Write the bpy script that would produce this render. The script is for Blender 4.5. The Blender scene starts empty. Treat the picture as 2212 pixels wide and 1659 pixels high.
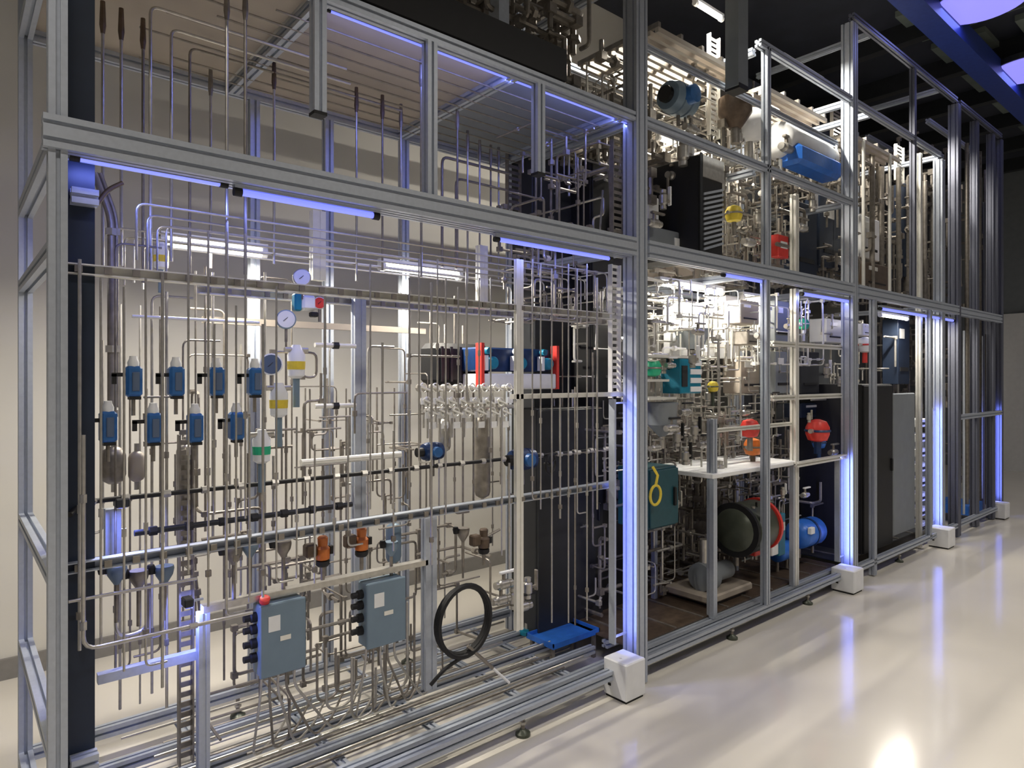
import bpy, math, random
from mathutils import Vector, Matrix
C = bpy.context.scene.collection
# ------------------------------------------------------------------ camera
F, CX, CY = 1438.0, 1106.0, 816.0          # focal length and horizon, in the 2212x1659 frame
CAM = Vector((0.0, -2.2, 1.6))
ANG = math.atan2(1700.0, 1438.0)
FW = Vector((math.cos(ANG), math.sin(ANG), 0)); RT = Vector((math.sin(ANG), -math.cos(ANG), 0))
cd = bpy.data.cameras.new('camera'); cam = bpy.data.objects.new('camera', cd); C.objects.link(cam)
cam.location = CAM; cam.rotation_euler = (math.pi/2, 0, ANG-math.pi/2)
cd.sensor_width = 36; cd.lens = 36*F/2212; cd.shift_y = (CY-829.5)/2212; cd.clip_start = .05; cd.clip_end = 100
sc = bpy.context.scene; sc.camera = cam
def P(u, v, y=None, z=None, x=None):
    d = FW + RT*((u-CX)/F) + Vector((0, 0, (CY-v)/F))
    if y is not None: s = (y-CAM.y)/d.y
    elif z is not None: s = (z-CAM.z)/d.z
    else: s = (x-CAM.x)/d.x
    return CAM + d*s
def X0(u, y=0.0): return P(u, CY, y=y).x
def Z0(u, v, y=0.0): return P(u, v, y=y).z
def W(u, y, px): return px/F*((P(u, CY, y=y)-CAM).dot(FW))     # a length seen as px pixels at that spot
# ------------------------------------------------------------------ world and exposure
w = bpy.data.worlds.new('world'); sc.world = w; w.use_nodes = True
w.node_tree.nodes['Background'].inputs[0].default_value = (.30, .36, .55, 1); w.node_tree.nodes['Background'].inputs[1].default_value = .05
sc.view_settings.view_transform = 'Standard'; sc.view_settings.look = 'None'; sc.view_settings.gamma = 1
sc.view_settings.use_curve_mapping = False; sc.view_settings.exposure = 0.0
def area(name, loc, size, power, col, rot=(0, 0, 0)):
    l = bpy.data.lights.new(name, 'AREA'); l.shape = 'RECTANGLE'; l.size, l.size_y = size; l.energy = power; l.color = col
    o = bpy.data.objects.new(name, l); C.objects.link(o); o.location = loc; o.rotation_euler = rot; return o
WARM = (1, .93, .80); BLUE = (.22, .28, 1)
HALL = [(-0.6, -3.0), (3.4, -3.0), (7.4, -3.0), (11.4, -3.0)]     # hall ceiling lamps (built below), x and y
for i, (x, y) in enumerate(HALL): area('hall_lamp_light', (x, y, 4.9), (1.5, .35), (66, 54, 42, 36)[i], (1, .93, .84)).data.spread = math.radians(128)
# ------------------------------------------------------------------ materials
MT = {}
def mat(name, col, metal=0, rough=.5, emit=0, bump=0, var=0, scale=30):
    m = bpy.data.materials.new(name); m.use_nodes = True; nt = m.node_tree; b = nt.nodes['Principled BSDF']
    b.inputs['Base Color'].default_value = (*col, 1); b.inputs['Metallic'].default_value = metal; b.inputs['Roughness'].default_value = rough
    if emit: b.inputs['Emission Color'].default_value = (*col, 1); b.inputs['Emission Strength'].default_value = emit
    if bump or var:
        tc = nt.nodes.new('ShaderNodeTexCoord'); n = nt.nodes.new('ShaderNodeTexNoise'); n.inputs['Scale'].default_value = scale; n.inputs['Detail'].default_value = 4
        nt.links.new(tc.outputs['Object'], n.inputs['Vector'])
        if var:
            r = nt.nodes.new('ShaderNodeValToRGB')
            r.color_ramp.elements[0].color = (*[c*(1-var) for c in col], 1); r.color_ramp.elements[1].color = (*[min(1, c*(1+var)) for c in col], 1)
            r.color_ramp.elements[0].position = .3; r.color_ramp.elements[1].position = .7
            nt.links.new(n.outputs['Fac'], r.inputs[0]); nt.links.new(r.outputs[0], b.inputs['Base Color'])
        if bump:
            bp = nt.nodes.new('ShaderNodeBump'); bp.inputs['Strength'].default_value = bump; bp.inputs['Distance'].default_value = .002
            nt.links.new(n.outputs['Fac'], bp.inputs['Height']); nt.links.new(bp.outputs[0], b.inputs['Normal'])
    MT[name] = m; return m
mat('alu_shaded', (.17, .18, .23), .5, .42, var=.05, scale=60)  # alu again, with the dimness of the far bays put into its colour
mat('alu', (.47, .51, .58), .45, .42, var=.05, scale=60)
mat('steel', (.50, .48, .44), .75, .34, var=.12, scale=40)
mat('dull_steel', (.27, .245, .215), .6, .42, var=.2, scale=30)
mat('bright', (.80, .79, .74), .35, .35, var=.04)
mat('navy', (.011, .020, .042), .1, .45, var=.2, scale=8)
mat('charcoal', (.020, .022, .026), 0, .5, var=.15, scale=10)
mat('black', (.008, .008, .009), 0, .6, var=.1)
mat('grey_panel', (.20, .22, .24), .1, .5, var=.06, scale=10)
mat('enclosure', (.17, .24, .31), .1, .45, var=.06, scale=12)
mat('white', (.80, .81, .82), 0, .45, var=.03, scale=20)
mat('blue', (.03, .13, .36), .05, .35, var=.15, scale=25)
mat('bright_blue', (.03, .16, .62), .05, .32, var=.1)
mat('deep_blue', (.010, .035, .12), .1, .35, var=.2)
mat('dark_teal', (.01, .065, .085), .05, .4, var=.1)
mat('teal', (.01, .20, .32), .05, .35, var=.1)
mat('orange', (.62, .17, .03), .05, .4, var=.15)
mat('red', (.68, .045, .035), .0, .4, var=.1)
mat('yellow', (.75, .58, .06), .0, .4, var=.1)
mat('green', (.02, .42, .22), .0, .4, var=.1)
mat('olive', (.07, .08, .06), .3, .35, var=.2, scale=12)
mat('brown', (.12, .085, .06), .4, .45, var=.2)
mat('glass_dial', (.10, .14, .22), .0, .12)
mat('deck', (.40, .35, .29), .15, .5, var=.05, scale=5)
mat('tube_white', (1, .96, .86), 0, .5, emit=9)
mat('tube_blue', (.22, .26, 1), 0, .5, emit=1.1)
mat('disc_blue', (.32, .30, 1), 0, .5, emit=.85)
mat('hall_tube', (1, .97, .93), 0, .5, emit=3)
mat('wall', (.66, .64, .595), 0, .55, bump=.05, var=.015, scale=3)
mat('base', (.22, .21, .20), 0, .5, var=.05)
mat('ceiling', (.030, .034, .050), 0, .7, var=.2, scale=3)
mat('ceiling_beam', (.03, .06, .30), .1, .45, var=.1)
mat('tile', (.16, .19, .17), 0, .7, var=.2, scale=3)
# glossy epoxy floor with faint clouding
fm = mat('floor', (.74, .70, .63), 0, .14, var=.035, scale=1.2)
fm.node_tree.nodes['Principled BSDF'].inputs['Coat Weight'].default_value = .3
fm.node_tree.nodes['Principled BSDF'].inputs['Coat Roughness'].default_value = .06
M = MT
# ------------------------------------------------------------------ mesh helpers
class MB:
    def __init__(s): s.v = []; s.f = []
    def add(s, vs, fs):
        n = len(s.v); s.v += [tuple(v) for v in vs]; s.f += [tuple(i+n for i in f) for f in fs]; return s
    def box(s, lo, hi):
        x0, y0, z0 = [min(a, b) for a, b in zip(lo, hi)]; x1, y1, z1 = [max(a, b) for a, b in zip(lo, hi)]
        return s.add([(x0,y0,z0),(x1,y0,z0),(x1,y1,z0),(x0,y1,z0),(x0,y0,z1),(x1,y0,z1),(x1,y1,z1),(x0,y1,z1)],
              [(0,3,2,1),(4,5,6,7),(0,1,5,4),(1,2,6,5),(2,3,7,6),(3,0,4,7)])
    def cbox(s, c, d): return s.box([c[i]-d[i]/2 for i in range(3)], [c[i]+d[i]/2 for i in range(3)])
    def rbox(s, c, d, r=.004):       # box with chamfered edges
        x, y, z = [q/2 for q in d]; r = min(r, x*.6, y*.6, z*.6); vs = []
        for sx in (-1, 1):
            for sy in (-1, 1):
                for sz in (-1, 1):
                    vs += [(c[0]+sx*x, c[1]+sy*(y-r), c[2]+sz*(z-r)), (c[0]+sx*(x-r), c[1]+sy*y, c[2]+sz*(z-r)), (c[0]+sx*(x-r), c[1]+sy*(y-r), c[2]+sz*z)]
        def k(sx, sy, sz, a): return ((sx > 0)*4+(sy > 0)*2+(sz > 0))*3+a
        fs = []
        for q in (-1, 1):
            a = [(-1,-1),(1,-1),(1,1),(-1,1)]
            if q < 0: a = a[::-1]
            fs.append([k(q, p[0], p[1], 0) for p in a]); fs.append([k(p[1], q, p[0], 1) for p in a]); fs.append([k(p[0], p[1], q, 2) for p in a])
        for a in (-1, 1):
            for b in (-1, 1):
                fs += [[k(a,b,-1,0),k(a,b,-1,1),k(a,b,1,1),k(a,b,1,0)], [k(a,-1,b,0),k(a,-1,b,2),k(a,1,b,2),k(a,1,b,0)], [k(-1,a,b,1),k(-1,a,b,2),k(1,a,b,2),k(1,a,b,1)]]
                for e in (-1, 1): fs.append([k(a,b,e,0),k(a,b,e,1),k(a,b,e,2)])
        return s.add(vs, fs)
    def ring(s, rings, caps=True):
        n = len(rings[0]); vs = [p for r in rings for p in r]; fs = []
        for i in range(len(rings)-1):
            for j in range(n): fs.append((i*n+j, i*n+(j+1) % n, (i+1)*n+(j+1) % n, (i+1)*n+j))
        if caps: fs.append(tuple(range(n))[::-1]); fs.append(tuple(range((len(rings)-1)*n, len(rings)*n)))
        return s.add(vs, fs)
    def tube(s, pts, r, n=8, closed=False):
        pts = [Vector(p) for p in pts]; rings = []; pt = None
        for i, p in enumerate(pts):
            if closed: t = (pts[(i+1) % len(pts)]-pts[i-1]).normalized()
            elif i == 0: t = (pts[1]-p).normalized()
            elif i == len(pts)-1: t = (p-pts[-2]).normalized()
            else: t = ((p-pts[i-1]).normalized()+(pts[i+1]-p).normalized()).normalized()
            if pt is None:
                a = Vector((0, 0, 1)) if abs(t.z) < .9 else Vector((1, 0, 0)); nn = t.cross(a).normalized()
            else:
                nn = (nn-t*nn.dot(t)).normalized()
            pt = t; b = t.cross(nn); rr = r[i] if isinstance(r, (list, tuple)) else r
            rings.append([p+nn*math.cos(2*math.pi*j/n)*rr+b*math.sin(2*math.pi*j/n)*rr for j in range(n)])
        if closed: rings.append(rings[0]); return s.ring(rings, False)
        return s.ring(rings)
    def cyl(s, a, b, r, n=14): return s.tube([a, b], r, n)
    def lathe(s, a, ax, prof, n=20):     # prof: (distance along ax, radius)
        a = Vector(a); ax = Vector(ax).normalized(); t = Vector((0, 0, 1)) if abs(ax.z) < .9 else Vector((1, 0, 0)); u = ax.cross(t).normalized(); b = ax.cross(u)
        return s.ring([[a+ax*d+u*math.cos(2*math.pi*j/n)*max(r, .0004)+b*math.sin(2*math.pi*j/n)*max(r, .0004) for j in range(n)] for d, r in prof])
    def torus(s, c, ax, R, r, n=28, m=8):
        ax = Vector(ax).normalized(); t = Vector((0, 0, 1)) if abs(ax.z) < .9 else Vector((1, 0, 0)); u = ax.cross(t).normalized(); b = ax.cross(u); c = Vector(c)
        return s.tube([c+u*math.cos(2*math.pi*j/n)*R+b*math.sin(2*math.pi*j/n)*R for j in range(n)], r, m, True)
    def prism(s, poly, a, b):        # poly in two axes across the line a-b (axis aligned)
        a = Vector(a); b = Vector(b); t = (b-a).normalized()
        if abs(t.z) > .9: u, v = Vector((1,0,0)), Vector((0,1,0))
        elif abs(t.x) > .9: u, v = Vector((0,1,0)), Vector((0,0,1))
        else: u, v = Vector((1,0,0)), Vector((0,0,1))
        return s.ring([[q+u*p[0]+v*p[1] for p in poly] for q in (a, b)])
    def profile(s, a, b, wu, wv, d=.012):   # slotted extrusion of width wu x wv, one groove per 45 mm on each face
        def side(L):
            k = max(1, round(L/.045)); g = .0055; o = []
            for i in range(k):
                c = (i+.5)*L/k; o += [(c-g, 0), (c-g, d), (c+g, d), (c+g, 0)]
            return o
        poly = []
        for (ox, oy, ux, uy, nx, ny, L) in ((-wu/2,-wv/2,1,0,0,1,wu), (wu/2,-wv/2,0,1,-1,0,wv), (wu/2,wv/2,-1,0,0,-1,wu), (-wu/2,wv/2,0,-1,1,0,wv)):
            poly.append((ox, oy))
            for c, e in side(L): poly.append((ox+ux*c+nx*e, oy+uy*c+ny*e))
        return s.prism(poly, a, b)
    def build(s, name, m, parent=None, smooth=False, loc=None):
        me = bpy.data.meshes.new(name); base = Vector(parent.matrix_basis.translation) if parent is not None else Vector((0, 0, 0))
        q = parent
        while q is not None and q.parent is not None: q = q.parent; base += Vector(q.matrix_basis.translation)
        if loc is not None: base = Vector(loc)
        me.from_pydata([tuple(Vector(v)-base) for v in s.v], [], s.f); me.validate()
        me.materials.append(M[m] if isinstance(m, str) else m)
        o = bpy.data.objects.new(name, me); C.objects.link(o)
        if parent is not None: o.parent = parent
        elif loc is not None: o.location = base
        import bmesh
        bm = bmesh.new(); bm.from_mesh(me); bmesh.ops.recalc_face_normals(bm, faces=bm.faces); bm.to_mesh(me); bm.free()
        if smooth:
            for p in me.polygons: p.use_smooth = len(p.vertices) == 4
            try: me.set_sharp_from_angle(angle=math.radians(40))
            except Exception: pass
        return o
def tag(o, label, cat, group=None, kind=None):
    o['label'] = label; o['category'] = cat
    if group: o['group'] = group
    if kind: o['kind'] = kind
    return o
def thing(name, loc, label, cat, group=None):
    o = bpy.data.objects.new(name, None); o.empty_display_size = .05; o.location = loc; C.objects.link(o); return tag(o, label, cat, group)
def struct(name, mb, m):
    o = mb.build(name, m); o['kind'] = 'structure'; return o
ORD = 'zeroth first second third fourth fifth sixth seventh eighth ninth tenth eleventh twelfth thirteenth fourteenth fifteenth sixteenth seventeenth eighteenth nineteenth twentieth'.split()
def nth(i):
    if i <= 20: return ORD[i]
    return {2: 'twenty-', 3: 'thirty-', 4: 'forty-', 5: 'fifty-'}[i//10]+ORD[i % 10] if i % 10 else {3: 'thirtieth', 4: 'fortieth', 5: 'fiftieth'}[i//10]
def fillet(pts, r=.03, n=4):
    pts = [Vector(p) for p in pts]; out = [pts[0]]
    for i in range(1, len(pts)-1):
        a, b, c = pts[i-1], pts[i], pts[i+1]; d1 = (a-b); d2 = (c-b); rr = min(r, d1.length*.45, d2.length*.45)
        p, q = b+d1.normalized()*rr, b+d2.normalized()*rr
        for k in range(n+1):
            t = k/n; out.append(p*(1-t)**2+b*2*t*(1-t)+q*t*t)
    out.append(pts[-1]); return out
# ------------------------------------------------------------------ room
ZC = 5.25
struct('floor', MB().box((-4, -7.5, -.1), (15, 2.4, 0)), 'floor')
struct('wall_back', MB().box((-4, 2.24, 0), (15, 2.4, ZC)), 'wall')
struct('wall_left', MB().box((-4.1, -7.5, 0), (-4, 2.4, ZC)), 'wall')
struct('wall_front', MB().box((-4, -7.6, 0), (15, -7.5, ZC)), 'wall')
struct('wall_right', MB().box((14, -7.5, 0), (14.1, 2.24, ZC)), 'grey_panel')
struct('ceiling', MB().box((-4, -7.5, ZC), (15, 2.4, ZC+.1)), 'ceiling')
struct('baseboard_back', MB().box((-4, 2.22, 0), (14, 2.24, .11)), 'base')
mt = MB()
for i in range(7):
    x = 7.2+i*1.0
    for j in range(3): mt.box((x, -1.6+j*.75, ZC-.06), (x+.75, -1.6+j*.75+.5, ZC))
struct('trim_2', mt, 'tile')
bm_ = MB().box((1.5, -.16, 4.78), (13.9, .04, 4.98)); struct('trim_3', bm_, 'ceiling_beam')
mb = MB()
for i in range(6): mb.box((7.5+i*1.2, -7.4, 5.05), (7.62+i*1.2, 2.2, 5.25))
struct('trim_4', mb, 'charcoal')
# end wall: pale double door below a dark upper wall
d = struct('door_1', MB().box((13.93, -.9, 0), (14, 1.6, 2.7)), 'white'); MB().box((13.91, .34, 1.0), (13.93, .37, 1.25)).build('door_handle', 'steel', d)
for i, (x, y) in enumerate(HALL):
    t = thing('ceiling_lamp', (x, y, 5.0), 'long white ceiling lamp hung over the open floor, %s from the near end' % nth(i+1), 'lamp', 'hall ceiling lamps')
    MB().box((x-.8, y-.2, 4.93), (x+.8, y+.2, 5.02)).build('housing', 'white', t); MB().box((x-.75, y-.17, 4.925), (x+.75, y+.17, 4.93)).build('diffuser', 'hall_tube', t)
    m = MB(); [m.cyl((x+q, y, 5.02), (x+q, y, ZC), .008) for q in (-.6, .6)]; m.build('suspension_rod', 'black', t)
for (u, v, r, nm) in ((2118, 8, .36, 'nearer'), (2222, 152, .36, 'farther')):
    p = P(u, v, z=4.9); t = thing('round_lamp', p, 'large round blue-lit ceiling lamp, the %s of the two at top right' % nm, 'lamp', 'round blue lamps')
    MB().lathe(p+Vector((0, 0, .01)), (0, 0, 1), [(0, r+.02), (.06, r+.02), (.08, r-.05)], 36).build('housing', 'charcoal', t)
    MB().lathe(p, (0, 0, 1), [(-.01, r-.02), (.0, r), (.01, r)], 36).build('diffuser', 'disc_blue', t)
    MB().cyl(p+Vector((0, 0, .08)), (p.x, p.y, ZC), .012).build('suspension_rod', 'charcoal', t)
    area('round_lamp_light', p+Vector((0, 0, -.03)), (.5, .5), 3, (.30, .36, 1))
# ------------------------------------------------------------------ aluminium frames
ZM, ZU, Z3, Z4 = 2.273, 2.946, 3.73, 4.38
D = 1.03
XL, XA, XB = .229, X0(1387), X0(1848)
def post(fr, x, y, z0, z1, w=.045, dpt=.045, m='alu', name='post'): return MB().profile((x, y, z0), (x, y, z1), w, dpt).build(name, m, fr)
def beamx(fr, x0, x1, y, z, h=.045, dpt=.045, m='alu', name='beam'): return MB().profile((x0, y, z), (x1, y, z), dpt, h).build(name, m, fr)
def beamy(fr, x, y0, y1, z, h=.045, wd=.045, m='alu', name='crossbar'): return MB().profile((x, y0, z), (x, y1, z), wd, h).build(name, m, fr)
f1 = thing('profile_rack', (XL, .02, 0), 'tall aluminium profile frame of the nearest bay, standing by the left wall', 'frame', 'aluminium profile frames')
h = .0225
post(f1, XL, h, .05, ZC-.6); post(f1, XL, D, .05, ZC-.6)
beamx(f1, XL-.035, XA-.05, h-.01, ZM, .09, .05)
beamx(f1, XL+.024, XA-.05, h+.05, ZM, .09, .045)
beamx(f1, XL+.024, XA-.05, h, ZU)
beamx(f1, XL+.024, XA-.05, D, ZU)
beamx(f1, XL+.024, XA-.05, D, .12)
beamx(f1, XL+.024, XA-.05, h, .12); beamx(f1, XL+.024, XA-.05, h+.09, .115)
for z in (1.955, 1.05, .56, .12): beamy(f1, XL, h+.0226, D-.0226, z)
beamy(f1, XL, h+.0226, D-.0226, ZM-.02, .06); beamy(f1, XL, h+.0226, D-.0226, ZU)
for u, v in ((695, 20), (1110, 150), (1340, 240)):
    p = P(u, v, y=.05); beamy(f1, p.x, h+.0226, D-.0226, ZU)
for u in (548, 708, 872): post(f1, X0(u, D), D, .14, ZU-.0226)
post(f1, X0(935), h, ZM+.046, ZU-.0226)
for u, v in ((693, 240), (1170, 372)):
    o = post(f1, X0(u), h, Z0(u, v), ZU-.0226, name='drop_post'); p = P(u, v, y=0); MB().cbox((X0(u), h, p.z-.006), (.047, .047, .012)).build('end_cap', 'black', o)
for z, y in ((.115, .3), (.115, .5), (.115, .72)): beamx(f1, XL+.024, XA-.05, y, z, .04, .04, name='base_rail')
for u in (300, 560, 800, 1000, 1180, 1290):
    p = P(u, CY, y=.0); beamy(f1, p.x, h+.12, D-.023, .085, .02, .04, name='base_crossbar')
f2 = thing('profile_rack', (XA, .02, 0), 'aluminium profile frame of the middle bay, behind the nearest two white blocks', 'frame', 'aluminium profile frames')
post(f2, XA, .045, .01, ZC-.3, .09, .09)
post(f2, XA, D-.02, .01, Z4, .09, .09)
post(f2, X0(1660), h, .14, ZM-.046); post(f2, X0(1662), h, ZM+.046, Z3)
post(f2, X0(1716, .1), .1, .14, ZM-.046, m='bright'); post(f2, X0(1716, .1), .1, ZM+.046, Z0(1716, 420, .1), m='bright')
post(f2, XB, .045, .01, Z3+.6, .09, .09); post(f2, XB, D-.02, .01, Z4, .09, .09)
beamx(f2, XA+.046, XB-.046, h-.01, ZM, .09, .05); beamx(f2, XA+.046, XB-.046, h, ZU)
beamx(f2, X0(1662)-.1, XB-.05, h, Z3); beamx(f2, XA+.046, X0(1662)-.1, D, Z3); beamx(f2, XA+.046, XB-.046, D, ZU); beamx(f2, XA+.046, XB-.046, D, ZM)
beamx(f2, XA+.046, XB-.046, h, .12); beamx(f2, XA+.046, XB-.046, h+.09, .115); beamx(f2, XA+.046, XB-.046, D, .12)
beamx(f2, XA+.05, XB-.05, h+.1, 3.42, .03, .03)
for z, y in ((.115, .3), (.115, .6)): beamx(f2, XA+.046, XB-.046, y, z, .04, .04, name='base_rail')
for v in (745, 858): beamx(f2, X0(1667, .1), X0(1816, .1), .1, Z0(1720, v, .1), .035, .035, m='bright', name='rail')
beamx(f2, X0(1720, .06), XB+.1, .06, Z0(1800, 990, .06), .035, .035, m='bright', name='rail')
beamx(f2, X0(1543, .12), X0(1712, .12), .12, Z0(1600, 925, .12), .025, .025, m='bright', name='rail')
post(f2, X0(1538, .12), .12, .14, Z0(1538, 905, .12), m='alu')
for z in (ZM, ZU, Z3):
    for x in (XA, X0(1660), XB): beamy(f2, x, .1, D-.07, z)
t5 = thing('hanging_duct', P(1605, 188, y=.02), 'dark square hanging duct ending above the brown hopper, top right of centre', 'duct')
MB().box((X0(1595), 0, Z0(1605, 188)), (X0(1616), .09, ZC)).build('duct', 'grey_panel', t5); MB().cbox((X0(1605.5), .045, Z0(1605, 188)), (.10, .10, .03)).build('flange', 'black', t5)
f3 = thing('profile_rack', (XB+.1, .02, 0), 'aluminium profile frame around the tall black cabinet, third bay away', 'frame', 'aluminium profile frames')
XE = X0(2073)
post(f3, XE, .045, .01, Z4-.03, .09, .09, m='alu_shaded'); post(f3, XE, D, .01, Z4-.03, .09, .09)
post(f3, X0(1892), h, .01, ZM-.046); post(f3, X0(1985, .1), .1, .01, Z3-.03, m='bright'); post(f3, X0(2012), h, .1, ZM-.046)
post(f3, X0(2040), .045, .01, Z3-.03, .08, .08); post(f3, X0(1978), h, ZM+.046, Z4-.03, m='alu_shaded')
post(f3, X0(2100, .3), .3, .1, Z3, m='alu_shaded')
beamx(f3, XB+.046, XE-.046, h-.01, ZM, .09, .05); beamx(f3, XB+.05, X0(2034), h, Z3); beamx(f3, XB-.02, XE-.05, h, Z4, m='alu_shaded'); beamx(f3, XB+.046, XE-.046, h, .12); beamx(f3, XB+.046, XE-.046, D, .12)
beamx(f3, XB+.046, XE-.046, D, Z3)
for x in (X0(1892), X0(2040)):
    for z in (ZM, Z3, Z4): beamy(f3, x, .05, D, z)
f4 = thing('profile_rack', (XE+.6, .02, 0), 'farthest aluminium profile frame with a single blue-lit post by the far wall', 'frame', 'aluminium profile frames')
for u, yy, zt in ((2105, .05, Z4-.03), (2120, .3, Z3), (2140, .05, Z4-.03), (2158, .045, Z4-.03), (2128, .6, ZM)): post(f4, X0(u, yy), yy, .01, zt, .07, .07, m='alu_shaded')
beamx(f4, XE+.046, X0(2160)+.1, h, ZM, .09, .045); beamx(f4, XE+.046, X0(2160)+.1, h, .12); beamx(f4, XE+.046, X0(2160)+.1, h, Z4, m='alu_shaded'); beamx(f4, XE+.046, X0(2160)+.1, h, 1.2, .05)
for y in (.3, .6, .9): beamx(f4, XE+.046, X0(2160)+.1, y, Z4-.1)
# levelling feet
for i, (u, v) in enumerate(((1130, 1588), (1570, 1376), (1735, 1302), (510, 1545), (860, 1420), (1950, 1215))):
    p = P(u, v, z=0); p.y = .045 if p.y < .5 else D
    t = thing('levelling_foot', (p.x, p.y, 0), 'threaded levelling foot under the base rail, %s' % ['left of the large white block', 'right of the large white block', 'left of the second white block', 'below the left grey enclosure', 'at the back behind the black hose', 'right of the second white block'][i], 'foot', 'levelling feet')
    MB().lathe((p.x, p.y, 0), (0, 0, 1), [(0, .034), (.012, .034), (.022, .018), (.03, .012)]).build('pad', 'olive', t, True); MB().cyl((p.x, p.y, .025), (p.x, p.y, .099), .009).build('spindle', 'dull_steel', t)
    MB().lathe((p.x, p.y, .05), (0, 0, 1), [(0, .016), (.012, .016)], 6).build('lock_nut', 'steel', t)
# thin conduits lying along the base
for i, y in enumerate((.17, .21, .25, .36, .41, .46, .58, .63, .80, .86)):
    tag(MB().cyl((XL+.3+.07*(i % 3), y, .148 if i % 2 else .105), (XA-.12-.1*(i % 4), y, .148 if i % 2 else .105), .006, 8).build('floor_conduit', 'steel' if i % 2 else 'dull_steel', smooth=True), 'thin conduit lying along the base of the nearest bay, %s from the front' % nth(i+1), 'conduit', 'conduits along the base')
# dark blue column by the left post and dark fascia
t = thing('steel_column', (.3, .16, 0), 'dark navy steel column directly behind the left front post', 'column')
x0, x1 = X0(150, .13), X0(205, .13)
m = MB().box((x0-.02, .13, 0), (x1, .145, 4.9)); m.box((x0+.015, .145, 0), (x0+.03, .2, 4.9)); m.box((x0-.02, .2, 0), (x1, .215, 4.9)); m.build('flange_section', 'navy', t)
MB().box((x0-.04, .11, 0), (x1+.02, .23, .02)).build('base_plate', 'navy', t)
for z in (2.13, .47): beamx(t, x0-.0, x1+.004, .106, z, .045, .045, name='clamp_bar')
bx = MB().box((XL+.1, -.005, ZU+.03), (2.19, .06, ZU+.175)); tag(bx.build('fascia_beam', 'black'), 'black fascia beam lying on the upper rail of the nearest bay', 'beam')
dk = thing('roof_deck', (1.4, .5, ZU+.03), 'tan roof panel tinted blue resting on the upper rails of the nearest bay', 'panel')
xs = [XL+.03, X0(695), P(1110, 150, y=.05).x, XA-.06]
MB().box((xs[0], .062, ZU+.0226), (xs[1]-.01, D+.02, ZU+.034)).build('panel', 'deck', dk); MB().box((xs[1]+.01, .062, ZU+.0226), (xs[2]-.01, D+.02, ZU+.034)).build('panel', 'deck', dk); MB().box((xs[2]+.01, .062, ZU+.0226), (xs[3], D+.02, ZU+.034)).build('panel', 'grey_panel', dk)
# ------------------------------------------------------------------ white blocks
for i, (u, v, sx, hh) in enumerate(((1353, 1525, .15, .195), (1845, 1287, .17, .175), (2050, 1188, .18, .185), (2172, 1124, .18, .18))):
    p = P(u, v, z=0); t = thing('protective_block', (p.x+sx/2, p.y+sx/2, 0), 'white cube-shaped foot block, %s' % ['the largest, at the foot of the thick blue-lit post', 'second nearest, left of the black cabinet', 'third nearest, right of the black cabinet', 'smallest, farthest along the floor'][i], 'block', 'white foot blocks')
    MB().rbox((p.x+sx/2, p.y+sx/2, hh/2+.006), (sx, sx, hh-.012), .006).build('block', 'white', t); MB().cbox((p.x+sx/2, p.y+sx/2, .004), (sx-.02, sx-.02, .008)).build('rubber_base', 'black', t)
    MB().cbox((p.x-.001, p.y+sx*.72, .07), (.004, .018, .012)).build('slot', 'black', t)
    MB().lathe((p.x+sx*.3, p.y+sx*.5, hh-.001), (0, 0, 1), [(0, .008), (.003, .007)], 10).build('lift_plug', 'bright', t)
# ------------------------------------------------------------------ strip lights
def strip(u0, v0, u1, v1, y, kind, label, r=.014, power=None, housing=True, lite=None):
    a, b = P(u0, v0, y=y), P(u1, v1, y=y); z = (a.z+b.z)/2
    t = thing('strip_light', ((a.x+b.x)/2, y, z), label, 'light', 'blue strip lights' if kind == 'tube_blue' else 'white strip lights')
    MB().cyl((a.x+.02, y, z), (b.x-.02, y, z), r, 12).build('lamp_tube', kind, t)
    for x, s in ((a.x, 1), (b.x, -1)): MB().cyl((x, y, z), (x+s*.025, y, z), r*1.35, 12).build('end_cap', 'black' if kind == 'tube_blue' else 'white', t)
    if housing: MB().box((a.x, y-r*1.2, z+r), (b.x, y+r*1.2, z+r+.018)).build('housing', 'white' if kind != 'tube_blue' else 'alu', t)
    if power: area('strip_glow', ((a.x+b.x)/2, y, z-r-.005), (b.x-a.x, .02), power*(1.85 if kind == 'tube_white' else .38), WARM if kind == 'tube_white' else BLUE, (0 if kind == 'tube_white' else math.radians(50), 0, 0))
    return t
BL = 'blue strip light under the mid beam of the %s'
strip(150, 338, 492, 400, .06, 'tube_blue', BL % 'nearest bay, leftmost', .009, 3)
strip(505, 413, 818, 468, .04, 'tube_blue', BL % 'nearest bay, second from left', .011, 3)
strip(1068, 514, 1322, 562, .04, 'tube_blue', BL % 'nearest bay, ending at the thick post', .009, 3)
strip(1560, 592, 1655, 612, .04, 'tube_blue', BL % 'middle bay, short one', .009, 1.5)
strip(1730, 632, 1840, 655, .04, 'tube_blue', BL % 'middle bay, right end', .011, 3)
strip(1900, 668, 2060, 692, .04, 'tube_blue', BL % 'third bay', .011, 3)
strip(700, 22, 1360, 268, .075, 'tube_blue', 'added blue strip light under the upper rail of the nearest bay', .004, 9)  # added to tint rail and deck blue; no tube shows here
WL = 'white fluorescent light inside the rack, %s'
strip(345, 520, 575, 548, .86, 'tube_white', WL % 'above the left row of blue actuators', .020, 16)
strip(820, 574, 995, 596, .86, 'tube_white', WL % 'above the middle of the nearest bay', .020, 16)
strip(1160, 618, 1245, 630, .86, 'tube_white', WL % 'beside the dark cabinet', .016, 8)
strip(1420, 600, 1560, 640, .5, 'tube_white', WL % 'at the top of the middle bay lower level', .02, 22)
strip(1600, 640, 1650, 650, .5, 'tube_white', WL % 'short one in the middle bay', .02, 12)
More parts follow.
